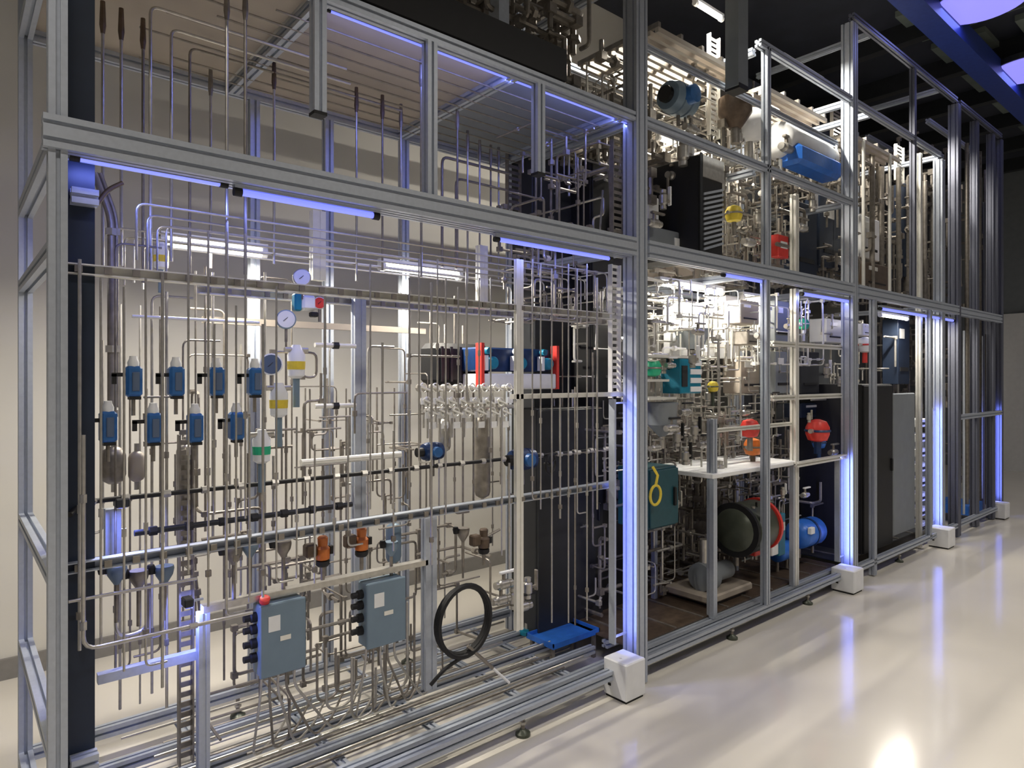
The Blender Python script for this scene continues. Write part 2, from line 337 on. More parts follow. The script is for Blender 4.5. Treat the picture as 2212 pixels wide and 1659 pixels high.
strip(1500, 8, 1560, 40, .35, 'tube_white', WL % 'high on the upper floor beside the hanging duct', .014, 22)
strip(1690, 118, 1776, 182, .35, 'tube_white', WL % 'upper floor above the white tank', .014, 22)
strip(1895, 245, 1972, 304, .35, 'tube_white', WL % 'upper floor at the third bay', .014, 16)
strip(1900, 680, 1960, 690, .3, 'tube_white', WL % 'above the tall black cabinet', .014, 10)
strip(1420, 300, 1500, 325, .6, 'tube_white', WL % 'behind the black console cabinet', .014, 12)
for nm, xp, zb, zt, w_ in (('nearest thick post', XA, .24, 1.49, 2.6), ('second thick post', XB, .2, 1.0, 2.2), ('third post', X0(2040), .2, 1.31, 2.2), ('farthest post', X0(2158, .045), .2, 1.26, 2.2)):   # added lamp bars washing the posts blue; the real source is unseen
    x = xp-.045-.10; zc = (zb+zt)/2; L = zt-zb
    t = thing('added_post_light', (x, .07, zb), 'added slim upright blue lamp bar facing the left side of the %s' % nm, 'light', 'added blue post lamp bars')
    MB().box((x-.012, .05, zb), (x, .09, zt)).build('housing', 'alu', t); MB().box((x, .06, zb+.01), (x+.002, .08, zt-.01)).build('lens', 'tube_blue', t)
    for z in (zb+.03, zt-.02): MB().box((x, .064, z-.004), (x+.10, .076, z+.004)).build('bracket', 'alu', t)
    area('added_post_glow', (x+.006, .05, zc), (L, .02), w_, BLUE, (0, math.radians(-90), 0))
p = P(405, 1300, y=.22)  # spotlight added to turn the short upright blue, no lamp seen there
t = thing('added_post_light', p, 'added small blue spotlight left of the vivid blue short upright', 'light', 'added blue post spotlights')
MB().rbox(p, (.03, .05, .03)).build('housing', 'charcoal', t); MB().box(p+Vector((-.01, -.02, -.017)), p+Vector((.01, .02, -.0151))).build('lens', 'tube_blue', t); MB().box(p+Vector((.015, -.005, -.003)), p+Vector((.05, .005, .003))).build('bracket', 'alu', t)
area('added_post_glow', p+Vector((0, -.02, -.02)), (.02, .04), 2.5, BLUE, (math.radians(10), math.radians(-20), 0))
p = P(262, 1085, y=.3); t = thing('added_post_light', p, 'added small blue spotlight above the broad bluish upright', 'light', 'added blue post spotlights')  # another added spotlight, for the blue cast on the low bars
MB().rbox(p, (.04, .05, .03)).build('housing', 'charcoal', t); MB().box(p+Vector((-.01, -.02, -.017)), p+Vector((.01, .02, -.0151))).build('lens', 'tube_blue', t)
area('added_post_glow', p+Vector((0, -.03, -.02)), (.02, .04), 1.6, BLUE, (math.radians(-10), 0, 0))
# ------------------------------------------------------------------ rails, trays and thick pipes of the nearest bay
XR = X0(1330, .1)
def slotted(name, label, x0, x1, y, z, w=.04, m='alu', cat='rail'):
    t = thing(name, ((x0+x1)/2, y, z), label, cat); mb = MB(); mb.box((x0, y-.008, z+.012), (x1, y+.03, z+.016)); mb.box((x0, y-.008, z-.016), (x1, y+.03, z-.012)); mb.box((x0, y+.026, z-.016), (x1, y+.03, z+.016)); mb.build('channel', m, t)
    n = int((x1-x0)/.075)
    for i in range(n): MB().cbox((x0+.03+i*.075, y-.012, z), (.02, .008, .02)).build('clamp', 'dull_steel', t)
    return t
slotted('tube_support_rail', 'upper slotted tube rail with clamps across the nearest bay', XL+.03, XR, .115, Z0(145, 577, .1), m='bright')
slotted('tube_support_rail', 'middle slotted tube rail above the orange valves', XL+.03, XR, .115, Z0(145, 1232, .1), m='alu')
slotted('tube_support_rail', 'white slotted rail set back in the rack above the pale column', X0(430, .5), X0(1320, .5), .5, Z0(800, 655, .5), m='bright')
def barx(name, label, u0, u1, v0, y, h_, dpt, m, cat='rail', u_ref=None):
    z = Z0(u_ref if u_ref is not None else u0, v0, y); o = MB().box((X0(u0, y), y, z-h_/2), (X0(u1, y), y+dpt, z+h_/2)).build(name, m); return tag(o, label, cat)
barx('shelf_bar', 'pale steel bar running to the thick post below the red and teal pump unit', 1110, 1372, 857, .1, .022, .03, 'bright')
barx('support_beam', 'pale channel beam carrying the two grey enclosures', 440, 925, 1318, .2, .022, .04, 'steel')
barx('crossbar', 'thin blue-tinted bar low behind the dark column', 212, 430, 1470, .25, .03, .03, 'alu')
barx('wall_channel', 'beige horizontal channel set back behind the tubes', 440, 920, 690, .9, .03, .03, 'deck')
def column(name, label, u0, u1, y, v0, v1, m, dpt=.04, cat='post'):
    uc = (u0+u1)/2; x0, x1 = X0(u0, y), X0(u1, y); t = MB(); zt, zb = Z0(uc, v0, y), Z0(uc, v1, y)
    if v1 >= 1650: zb = 0.0
    t.profile(((x0+x1)/2, y+dpt/2, zb), ((x0+x1)/2, y+dpt/2, zt), x1-x0, dpt, .004); return tag(t.build(name, m), label, cat)
column('upright_post', 'pale upright post standing mid bay left of the pump unit', 767, 791, .45, 640, 1330, 'alu')
column('upright_post', 'short white-lit upright hanging below the mid beam', 676, 704, .6, 455, 605, 'bright')
column('upright_post', 'white-lit upright right of the middle fluorescent light', 1037, 1054, .6, 530, 670, 'bright')
column('upright_post', 'grey upright left of the black hose coil', 920, 944, .2, 1118, 1490, 'alu')
column('upright_post', 'vivid blue-lit short upright at bottom left', 430, 454, .2, 1325, 1659, 'alu')
column('upright_post', 'broad bluish upright beside the left actuators, low down', 228, 262, .4, 1100, 1240, 'alu')
column('upright_post', 'slim white pole standing right of the black hose coil', 1116, 1131, .1, 560, 1362, 'bright', .02)
# perforated cable ladder columns
def ladder(label, u0, u1, y, v0, v1, m='steel'):
    x0, x1 = X0(u0, y), X0(u1, y); zt, zb = Z0(u0, v0, y), max(0, Z0(u0, v1, y)); t = thing('cable_ladder', ((x0+x1)/2, y, zb), label, 'cable ladder')
    MB().box((x0, y, zb), (x0+.006, y+.03, zt)).build('side_rail', m, t); MB().box((x1-.006, y, zb), (x1, y+.03, zt)).build('side_rail', m, t); k = MB(); z = zb+.02
    while z < zt: k.box((x0+.006, y+.02, z), (x1-.006, y+.026, z+.018)); z += .036
    k.build('rung_plate', m, t)
ladder('perforated column running to the floor left of the grey enclosures', 387, 420, .35, 940, 1659, 'dull_steel')
ladder('tall perforated cable ladder left of the thick post, upper half', 1325, 1352, .25, 200, 520, 'dull_steel')
ladder('perforated cable ladder left of the thick post, lower half', 1322, 1342, .3, 570, 860, 'bright')
ladder('bright perforated ladder high on the upper floor', 1535, 1556, .4, 70, 290, 'bright')
ladder('bright perforated ladder in the lower middle bay', 1530, 1550, .5, 590, 760, 'bright')
ladder('bright perforated ladder on the upper floor of the third bay', 1938, 1954, .35, 310, 388, 'bright')
ladder('dark perforated ladder behind the clustered upper cables', 1098, 1128, .9, 320, 480, 'dull_steel')
ladder('perforated ladder beside the second thick post', 1800, 1826, .5, 230, 620, 'dull_steel')
# insulated and plain process pipes
def pipe(label, pts, r, m='steel', joints=0, name='process_pipe', cat='pipe', jm='steel', group=None, fil=.04):
    pts = [Vector(p) for p in pts]; t = thing(name, pts[0], label, cat, group); MB().tube(fillet(pts, fil), r, 10).build('pipe_run', m, t, True)
    if joints:
        L = sum((pts[i+1]-pts[i]).length for i in range(len(pts)-1))
        for j in range(joints):
            d_ = L*(j+.5)/joints; i = 0
            while i < len(pts)-2 and d_ > (pts[i+1]-pts[i]).length: d_ -= (pts[i+1]-pts[i]).length; i += 1
            e = (pts[i+1]-pts[i]).normalized(); q = pts[i]+e*d_; MB().lathe(q-e*.012, e, [(0, r*1.6), (.024, r*1.6)], 6).build('fitting', jm, t)
    return t
def hz(u0, u1, v, y, u_ref=None):
    z = Z0(u0 if u_ref is None else u_ref, v, y); return [Vector((X0(u0, y), y, z)), Vector((X0(u1, y), y, z))]
a = hz(205, 1325, 1082, .30); pipe('black rubber hose with clips running the full width of the nearest bay', [P(150, 1112, y=.1), P(175, 1090, y=.15)]+a, .0085, 'black', 22, 'rubber_hose', 'hose', 'steel')
a = hz(290, 760, 1152, .25); pipe('dark insulated pipe just above the middle tube rail', a, .010, 'charcoal', 7, jm='black')
a = hz(870, 1320, 1110, .33); pipe('dull pipe behind the black hand wheel', a, .009, 'dull_steel', 5)
a = hz(650, 865, 1000, .30); pipe('pale thick header pipe below the valve filters', a, .014, 'bright', 0)
a = hz(148, 425, 1300, .08); pipe('thin tube across the dark column below the middle rail', a, .005, 'steel', 0)
a = hz(180, 545, 1405, .06); pipe('thin tube looping up to the left enclosure', [a[0]+Vector((0, 0, .62))]+a, .006, 'steel', 3)
a = hz(680, 768, 745, .4); pipe('pale stub pipe left of the mid upright, top one', a, .010, 'bright', 1, jm='black')
a = hz(680, 768, 878, .4); pipe('pale stub pipe left of the mid upright, lower one', a, .010, 'bright', 1, jm='black')
a = hz(285, 560, 683, .45); pipe('horizontal tube above the upper row of actuators', a, .006, 'bright')
a = hz(310, 372, 858, .3); pipe('short tube linking the first actuators', a, .004, 'dull_steel')
a = hz(1200, 1330, 982, .3); pipe('corrugated spur pipe right of the black hand wheel', a, .008, 'dull_steel', 7)
a = hz(955, 1100, 338, .8); pipe('bent tube above the mid beam left of the dark ladder, outer', [a[0]-Vector((0, 0, .6))]+a, .008, 'dull_steel')
a = hz(985, 1095, 385, .8); pipe('bent tube above the mid beam left of the dark ladder, inner', [a[0]-Vector((0, 0, .5))]+a, .007, 'dull_steel')
for k, (u, r) in enumerate(((240, .012), (252, .007))):
    x, y = X0(u, .5), .5; pipe('brown-grey thick riser pipe beside the dark column, %s' % ('thicker' if k == 0 else 'thinner'), [(x-.05, y, Z0(u, 380, .5)), (x, y, Z0(u, 470, .5)), (x, y, Z0(u, 880, .5))], r, 'dull_steel', 2)
pipe('dark branch crossing high beside the dark column', [P(210, 440, y=.45), P(232, 410, y=.45), P(265, 395, y=.45)], .008, 'brown')
# tubes running lengthwise under the deck and under the mid beam
k = 0
for (u, v, u2, el) in ((222, 30, 0, 0), (262, 45, 0, 0), (309, 66, 0, 0), (325, 12, 540, 1), (370, 62, 560, 1), (410, 103, 700, 1), (455, 172, 0, 0), (490, 0, 640, 0), (530, 0, 0, 0), (592, 158, 0, 0), (770, 210, 0, 0), (826, 226, 0, 0), (866, 245, 0, 0), (910, 152, 0, 0), (988, 250, 0, 0), (1010, 300, 0, 0), (1036, 320, 0, 0), (1060, 330, 0, 0), (1077, 335, 0, 0)):
    k += 1; zt = 2.9; p = P(u, v, z=zt); zb = Z0(u, 560+ (k*37) % 60, p.y)
    t = thing('riser_tube', (p.x, p.y, zb), 'thin upright steel tube above the mid beam, %s from the left' % nth(k), 'tube', 'upright tubes under the tan roof')
    pts = [(p.x, p.y, zb), (p.x, p.y, zt)]
    if el: pts.append((X0(u2, p.y)+.4, p.y, zt))
    MB().tube(fillet(pts, .03), .0055, 8).build('tube', 'steel' if k % 3 else 'dull_steel', t, True)
    if not el: MB().lathe((p.x, p.y, zt-.0), (0, 0, -1), [(-.045, .008), (.04, .011), (.07, .007)], 8).build('top_fitting', 'brown' if k < 4 or k in (10, 11, 12) else 'dull_steel', t)
for j in range(9):
    y = .18+.09*j; x0 = [.9, .5, .75, .6, 1.0, .55, 1.1, .7, .6][j]
    tag(MB().tube([(x0, y, 2.925), (XA-.1, y, 2.925)], .004, 6).build('ceiling_tube', 'dull_steel'), 'thin tube lying along the underside of the tan roof, %s from the front' % nth(j+1), 'tube', 'tubes under the tan roof')
for j in range(8):
    y = .16+.095*j; z = 2.15-.012*(j % 3); x0 = .45+.05*(j % 4)
    tag(MB().tube(fillet([(x0, y, z-.18), (x0, y, z), (XR-.1*(j % 3), y, z), (XR-.1*(j % 3), y, z-.2-.05*(j % 2))], .03), .004, 8).build('ceiling_tube', 'bright' if j > 5 else 'steel', smooth=True), 'long thin tube just under the mid beam, %s from the front' % nth(j+1), 'tube', 'long tubes under the mid beam')
# front curtain of upright tubes
U = [(172, 560, 1405), (218, 600, 1395), (268, 620, 1450), (315, 600, 1440), (351, 590, 1485), (407, 505, 1240), (450, 500, 1310), (463, 700, 1110), (489, 500, 1330), (510, 660, 1260), (530, 505, 1120), (539, 900, 1300), (568, 700, 1290), (597, 620, 1260), (641, 900, 1250), (680, 960, 1260), (702, 640, 900), (722, 1010, 1200), (752, 900, 1180), (800, 570, 1100), (826, 740, 1080), (850, 930, 1190), (884, 600, 1060), (905, 560, 1000), (932, 610, 1220), (945, 560, 860), (963, 600, 1110), (990, 620, 880), (1008, 580, 870), (1035, 600, 860), (1060, 600, 1010), (1084, 880, 1200), (1100, 1000, 1230), (1150, 560, 1080), (1168, 570, 1100), (1192, 580, 1345), (1210, 860, 1120), (1228, 570, 1345), (1247, 580, 1110), (1268, 570, 1340), (1290, 600, 1100)]
FX = {}
for k, (u, v0, v1) in enumerate(U):
    y = .09; x = X0(u, y); za, zb = Z0(u, v0, y), Z0(u, v1, y)
    t = thing('upright_tube', (x, y, zb), 'slim stainless upright tube in the front row, %s right of the dark column' % nth(k+1), 'tube', 'front row of upright tubes')
    pts = [(x, y, za), (x, y, zb)]
    if k % 5 == 3: pts = pts+[(x+.06, y, zb)]
    MB().tube(fillet(pts, .02), .0036 if k % 4 else .0048, 8).build('tube', 'steel', t, True)
    MB().lathe((x, y, zb+(za-zb)*.35), (0, 0, 1), [(0, .007), (.025, .007)], 6).build('compression_fitting', 'steel', t)
    if k % 3 == 0: MB().lathe((x, y, zb+(za-zb)*.08), (0, 0, 1), [(0, .010), (.02, .010)], 6).build('compression_fitting', 'dull_steel', t)
# back layers of upright tubes
rnd = random.Random(5)
k = 0
for i in range(56):
    y = rnd.choice([.35, .5, .65, .8, .9]); u = 225+i*19.5+rnd.uniform(-6, 6)
    if 928 < u < 1060 and y < .7: y = .9
    x = X0(u, y); z1 = rnd.choice([2.05, 1.9, 1.75, 1.55, 1.3]); z0 = rnd.choice([.25, .45, .6, .85, .98])
    k += 1
    t = thing('back_tube', (x, y, z0), 'dull upright tube behind the front row, %s of the back tubes from the left' % nth(k) , 'tube', 'back rows of upright tubes')
    pts = [(x, y, z0), (x, y, z1)]
    if i % 3 == 0: s = rnd.choice([-1, 1]); pts = [(x+s*.10, y, z0)]+pts
    if i % 4 == 1: s = rnd.choice([-1, 1]); pts = pts+[(x+s*.14, y, z1)]
    MB().tube(fillet(pts, .03), rnd.choice([.004, .005, .006]), 7).build('tube', rnd.choice(['steel', 'dull_steel', 'dull_steel']), t, True)
    [MB().lathe((x, y, z0+(z1-z0)*q), (0, 0, 1), [(0, .008), (.022, .008)], 6).build('compression_fitting', 'dull_steel', t) for q in (.15, .6)]
# ------------------------------------------------------------------ instruments of the nearest bay
def actuator(u, v, y, label, cap='white', s=1.0):
    p = P(u, v, y=y); s = 1.3; hgt = .075*s; wd = .036*s; t = thing('valve_actuator', (p.x, y, p.z-hgt/2), label, 'actuator', 'blue valve actuators')
    b = MB().rbox((p.x, y, p.z), (wd, .045, hgt), .008).build('body', 'blue', t); MB().rbox((p.x+.003, y-.0235, p.z), (wd*.45, .006, hgt*.62), .002).build('window', 'glass_dial', b)
    MB().lathe((p.x, y, p.z+hgt/2-.002), (0, 0, 1), [(0, .016), (.014, .017), (.026, .012), (.034, .011)], 14).build('cap', cap, t, True)
    m = MB(); m.cbox((p.x-wd/2-.018, y, p.z+hgt*.22), (.036, .014, .012)); m.cbox((p.x-wd/2-.030, y, p.z+hgt*.08), (.012, .014, .032)); m.build('bracket', 'black', t)
    MB().cbox((p.x+.003, y, p.z-hgt/2-.004), (wd*.7, .034, .010)).build('base', 'black', t)
    MB().cyl((p.x, y, p.z-hgt/2-.06), (p.x, y, p.z-hgt/2-.008), .006).build('stem', 'dull_steel', t)
for i, (u, v) in enumerate(((180, 822), (288, 824), (380, 824), (467, 824), (550, 824))): actuator(u, v, .2, 'blue valve actuator with white cap, %s from the left in the upper row' % nth(i+1))
for i, (u, v) in enumerate(((233, 922), (331, 924), (421, 924), (510, 920))): actuator(u, v, .2, 'blue valve actuator with pale cap, %s from the left in the lower row' % nth(i+1))
def gauge(u, v, y, r, label, face='white', ring='steel'):
    r *= 1.25; p = P(u, v, y=y); t = thing('pressure_gauge', (p.x, y, p.z), label, 'gauge', 'pressure gauges'); n = Vector((-.35, -1, 0)).normalized(); p = Vector((p.x, y, p.z))
    MB().lathe(p-n*.0, n, [(-.02, r*.8), (-.018, r), (.008, r), (.010, r*.93)], 24).build('case', ring, t, True); dd = MB().lathe(p+n*.0102, n, [(0, r*.88), (.001, r*.87)], 24).build('dial', face, t)
    MB().tube([p+n*.0125+Vector((-r*.3, 0, -r*.2)), p+n*.0125+Vector((r*.4, 0, r*.4))], .0012, 5).build('needle', 'black', dd); MB().cyl(p+Vector((0, 0, -r)), p+Vector((0, 0, -r-.05)), .006).build('stem', 'dull_steel', t)
gauge(652, 600, .35, .028, 'white round gauge high up by the tube rail'); gauge(618, 690, .35, .030, 'round gauge with blue-grey rim below the coloured transmitter', 'white', 'enclosure')
gauge(586, 787, .3, .033, 'large dark-faced gauge right of the upper actuator row', 'glass_dial', 'white')
gauge(690, 655, .35, .020, 'small red-faced gauge on the coloured transmitter', 'red', 'white')
def filt(u, v, y, label, band='yellow', s=1.0):
    s *= 1.3; p = P(u, v, y=y); t = thing('filter_housing', (p.x, y, p.z-.05*s), label, 'filter', 'filter housings')
    MB().lathe((p.x, y, p.z-.045*s), (0, 0, 1), [(0, .012*s), (.008*s, .024*s), (.07*s, .026*s), (.085*s, .018*s), (.10*s, .012*s)], 18).build('bowl', 'white', t, True)
    MB().lathe((p.x, y, p.z-.018*s), (0, 0, 1), [(0, .0255*s), (.024*s, .0265*s)], 18).build('label_band', band, t); MB().cyl((p.x, y, p.z-.13*s), (p.x, y, p.z-.045*s), .010*s).build('drain_pipe', 'enclosure', t)
    MB().cyl((p.x-.035*s, y, p.z+.04*s), (p.x+.035*s, y, p.z+.04*s), .008*s).build('port', 'steel', t)
filt(640, 785, .3, 'white filter housing with bright yellow band, the highest one'); filt(602, 868, .28, 'white filter housing with amber band, left of the lower stub pipe')
filt(565, 968, .25, 'white filter housing with green band beside the last lower actuator', 'green', .95); filt(348, 556, .6, 'small yellow-marked filter just below the left fluorescent light', 'yellow', .8)
t = thing('transmitter', P(665, 655, y=.36), 'teal and white transmitter head above the round gauges', 'transmitter'); p = P(665, 655, y=.36)
MB().rbox(p, (.06, .04, .06), .01).build('housing', 'white', t); MB().rbox(p+Vector((-.045, 0, .0)), (.03, .035, .07), .006).build('teal_end', 'teal', t); MB().rbox(p+Vector((0.02, -.01, -.045)), (.03, .03, .02)).build('gland', 'black', t)
def valve(p, label, m, s=1.0, name='ball_valve', cat='valve', group=None, ax='x'):
    p = Vector(p); t = thing(name, p, label, cat, group); e = Vector((1, 0, 0)) if ax == 'x' else Vector((0, 0, 1))
    o = Vector((0, 0, 1)) if ax == 'x' else Vector((1, 0, 0))
    MB().lathe(p-e*.035*s, e, [(0, .012*s), (.012*s, .012*s), (.013*s, .009*s), (.02*s, .016*s), (.05*s, .016*s), (.057*s, .009*s), (.058*s, .012*s), (.07*s, .012*s)], 12).build('valve_body', 'steel', t, True)
    MB().cyl(p, p+o*.035*s, .006*s, 8).build('stem', 'dull_steel', t)
    MB().rbox(p+o*.038*s+e*.02*s, tuple(abs(q) for q in (e*.07*s+o*.008*s+Vector((0, .014*s, 0)))), .003).build('handle', m, t)
    return t
for i, (u, v, s) in enumerate(((697, 1190, 1), (781, 1170, .9), (1045, 1168, .9))):
    p = P(u, v, y=.2); t = thing('pneumatic_valve', p, ['orange pneumatic valve hanging below the middle tube rail, leftmost', 'orange-brown pneumatic valve right of the leftmost orange one', 'brown pneumatic valve above the black hose coil'][i], 'valve', 'orange pneumatic valves')
    q = Vector(p); MB().lathe(q+Vector((0, 0, .0)), (0, 0, 1), [(-.035, .018), (-.03, .026), (.01, .027), (.02, .018), (.05, .020), (.056, .015)], 20).build('actuator_head', 'orange' if i < 2 else 'brown', t, True)
    MB().lathe(q+Vector((0, 0, -.058)), (0, 0, 1), [(0, .02), (.008, .026), (.022, .026)], 18).build('base_ring', 'black', t, True); MB().cyl(q+Vector((0, 0, -.11)), q+Vector((0, 0, -.058)), .008).build('stem', 'dull_steel', t)
    MB().rbox(q+Vector((-.05, 0, .01)), (.045, .04, .05), .006).build('solenoid', 'brown', t); MB().cbox(q+Vector((.034, 0, .0)), (.014, .02, .03)).build('plug', 'black', t)
for i, (u, v) in enumerate(((252, 1235), (300, 1245), (355, 1235), (505, 1195), (540, 1180), (612, 1180), (845, 1180), (1000, 1150))):
    p = P(u, v, y=.22); t = thing('diaphragm_valve', p, 'grey funnel-bodied valve with black knob below the middle rail, %s from the left' % nth(i+1), 'valve', 'funnel-bodied valves')
    MB().lathe(p+Vector((0, 0, -.04)), (0, 0, 1), [(0, .008), (.03, .026), (.05, .030), (.06, .028)], 18).build('valve_body', 'dull_steel' if i % 2 else 'enclosure', t, True); MB().lathe(p+Vector((-.04, 0, .0)), (0, 0, 1), [(0, .010), (.02, .014), (.03, .010)], 12).build('knob', 'black', t, True)
    MB().cyl(p+Vector((-.04, 0, .005)), p, .006).build('link', 'black', t); MB().cyl(p+Vector((0, 0, -.16)), p+Vector((0, 0, -.04)), .007).build('drain_stem', 'dull_steel', t)
# blue motorised valves
def motor(u, v, y, r, L, label, m='deep_blue'):
    p = P(u, v, y=y); t = thing('motor_valve', p, label, 'motor valve', 'blue motor valves'); MB().lathe(p-Vector((L/2, 0, 0)), (1, 0, 0), [(0, r*.5), (.004, r*.85), (L*.25, r), (L*.28, r*.9), (L*.32, r), (L*.6, r), (L*.64, r*.9), (L*.68, r), (L-.004, r*.9), (L, r*.6)], 22).build('motor_housing', m, t, True)
    MB().cyl(p+Vector((-L/2-.03, 0, 0)), p+Vector((-L/2, 0, 0)), r*.5).build('terminal_box', 'black', t); MB().lathe(p+Vector((0, -r*.6, 0)), (0, -1, 0), [(0, r*.6), (r*.7, r*.55), (r*.72, r*.4)], 18).build('end_cover', 'blue', t, True)
    MB().cyl(p-Vector((0, 0, r)), p-Vector((0, 0, r+.07)), .012).build('neck', 'dull_steel', t); return t
motor(933, 975, .35, .042, .10, 'dark blue motor valve below the steel manifold'); motor(1128, 992, .3, .055, .14, 'larger dark blue motor valve left of the black hand wheel')
p = P(1190, 1003, y=.28); t = thing('wheel_valve', p, 'black hand wheel beside the larger blue motor valve', 'hand wheel'); MB().torus(p, (.3, -1, 0), .05, .007).build('rim', 'black', t, True)
m = MB(); q = Vector((1, .3, 0)).normalized()
for a_ in range(3): an = a_*2.094+.5; m.cyl(p, p+q*math.cos(an)*.05+Vector((0, 0, math.sin(an)*.05)), .005, 8)
m.build('spoke', 'black', t); MB().lathe(p, (.3, -1, 0), [(-.04, .008), (-.01, .012), (.012, .012)], 12).build('hub', 'charcoal', t)
# steel manifold with needle valves and pots
t = thing('sample_manifold', P(915, 860, y=.42), 'stainless sampling manifold block below the red and teal pump unit', 'manifold')
for v in (842, 885): a = hz(912, 1108, v, .42); MB().tube(a, .011, 10).build('header', 'steel', t, True)
for i in range(22):
    u = 914+i*8.8; p = P(u, (838, 868, 890)[i % 3], y=.36-.02*(i % 3))
    tt = thing('needle_valve', p, 'stainless needle valve with pale tag on the sampling manifold, %s from the left' % nth(i+1), 'valve', 'needle valves on the sampling manifold')
    MB().lathe(p+Vector((0, .05, 0)), (0, -1, 0), [(0, .01), (.01, .017), (.03, .017), (.035, .009), (.06, .007)], 12).build('valve_body', 'steel', tt); MB().cyl(p+Vector((-.03, -.014, .012)), p+Vector((.03, -.014, -.012)), .005, 8).build('t_handle', 'bright', tt); MB().torus(p+Vector((0, -.004, 0)), (.2, -1, .1), .021, .0035, 18, 6).build('collar_ring', 'bright', tt, True)
    MB().box(p+Vector((-.018, -.012, -.075)), p+Vector((.018, -.009, -.045))).build('tag', 'white', tt); MB().cyl(p+Vector((0, .03, -.12)), p+Vector((0, .03, 0)), .005, 8).build('drop_tube', 'steel', tt)
for u, v0, v1, r, nm, mm in ((960, 905, 975, .030, 'left', 'steel'), (1042, 895, 1075, .040, 'right', 'dull_steel'), (245, 965, 1045, .038, 'far left below the lower actuators', 'dull_steel'), (295, 975, 1040, .026, 'second below the lower actuators', 'deck'), (400, 960, 1180, .03, 'tall one below the third lower actuator', 'steel'), (850, 1130, 1215, .035, 'low one left of the grey upright', 'enclosure')):
    y = .42; za, zb = Z0(u, v0, y), Z0(u, v1, y); x = X0(u, y); t = thing('sample_cylinder', (x, y, zb), 'upright steel pot, ' + (nm if len(nm) > 6 else 'the %s of two below the sampling manifold' % nm), 'vessel', 'upright steel pots')
    MB().lathe((x, y, zb), (0, 0, 1), [(0, r*.4), (r*.3, r*.85), (r*.8, r), (za-zb-r*.8, r), (za-zb-r*.3, r*.85), (za-zb, r*.4)], 22).build('shell', mm, t, True); MB().lathe((x, y, za-.002), (0, 0, 1), [(0, .008), (.03, .008)], 6).build('top_fitting', 'steel', t); MB().lathe((x, y, zb+.002), (0, 0, -1), [(0, .008), (.03, .008)], 6).build('bottom_fitting', 'steel', t)
for i, (u, v, m) in enumerate(((1088, 1262, 'white'), (1108, 1292, 'bright_blue'), (1082, 1296, 'enclosure'), (1140, 1270, 'dull_steel'), (1130, 1310, 'black'))):
    valve(P(u, v, y=.3), 'low valve between the black hose coil and the white pole, with %s handle' % ['white', 'bright blue', 'grey-blue', 'steel', 'black'][i], m, 1.5, group='valves by the white pole', ax='xz'[i % 2])
# red and teal pump unit
y = .55; a, b = P(1040, 740, y=y), P(1208, 842, y=y); x0, x1, zt, zb = a.x, b.x, a.z, Z0(1125, 842, y)
t = thing('pump_unit', ((x0+x1)/2, y, zb), 'pump unit with red end plates and teal round heads in front of the dark cabinet', 'pump unit')
MB().box((x0, y, zb), (x0+.02, y+.05, zt)).build('end_plate', 'red', t); MB().box((x1-.02, y, zb), (x1, y+.05, zt)).build('end_plate', 'red', t)
MB().rbox(((x0+x1)/2, y+.16, (zt+zb)/2+.04), (x1-x0-.04, .2, zt-zb-.12), .008).build('chassis', 'deep_blue', t); MB().rbox(((x0+x1)/2, y+.10, zb+.045), (x1-x0-.044, .2, .085), .006).build('front_skirt', 'white', t)
for i in range(3):
    x = x0+.09+(x1-x0-.16)*i/2; h1 = MB().lathe((x, y+.06, zb+.145), (0, -1, 0), [(0, .034), (.05, .034), (.06, .026)], 20).build('pump_head', 'teal', t, True); MB().cbox((x-.045, y+.03, zb+.145), (.02, .04, .08)).build('side_block', 'white', t)
    MB().lathe((x-.02, y+.05, zt-.04), (0, -1, 0), [(0, .020), (.03, .018)], 16).build('knob', 'teal' if i != 1 else 'white', t, True); MB().lathe((x+.02, y+.049, zb+.04), (0, -1, 0), [(0, .006), (.01, .006)], 8).build('screw', 'black', t)
x0b, x1b = X0(938, .75), X0(1062, .75); zt2, zb2 = Z0(1000, 742, .75), Z0(1000, 832, .75)
t = thing('blower_housing', (x0b, .75, zb2), 'black ribbed blower housing left of the red end plate', 'housing'); MB().rbox(((x0b+x1b)/2, .83, (zt2+zb2)/2), (x1b-x0b, .16, zt2-zb2), .03).build('body', 'black', t)
m = MB()
for i in range(4): m.box((x0b+.04+i*.06, .742, zb2+.02), (x0b+.055+i*.06, .752, zt2-.02))
m.build('rib', 'charcoal', t)
# dark cabinets at the right end of the nearest bay
def cabinet(x0, x1, y0, y1, z0, z1, m, label, door=None, name='cabinet', hinge=True):
    t = thing(name, ((x0+x1)/2, (y0+y1)/2, z0), label, 'cabinet'); MB().rbox(((x0+x1)/2, (y0+y1)/2, (z0+z1)/2), (x1-x0, y1-y0, z1-z0), .006).build('body', m, t)
    dd = MB().rbox(((x0+x1)/2, y0-.008, (z0+z1)/2), (x1-x0-.01, .016, z1-z0-.02), .004).build('door', door or m, t)
    MB().rbox((x1-.05, y0-.024, (z0+z1)/2), (.018, .02, .11), .004).build('handle', 'black', dd); return t
y = .8; cabinet(X0(1150, y), X0(1268, y), y, 1.0, .13, Z0(1200, 345, y), 'charcoal', 'tall dark grey cabinet at the back beside the thick post')
y = .62; cabinet(X0(1275, y), X0(1345, y), y, 1.0, .13, Z0(1300, 350, y), 'black', 'narrow black cabinet right of the tall dark grey one')
y = .6; cabinet(X0(1158, y), X0(1300, y), y, .61+.15, .13, Z0(1230, 880, y), 'charcoal', 'low charcoal cabinet behind the white poles')
t = thing('drip_tray', (X0(1240, .3), .3, 0), 'blue drip tray on the floor under the white poles', 'tray'); x0, x1 = X0(1190, .4), X0(1290, .4)
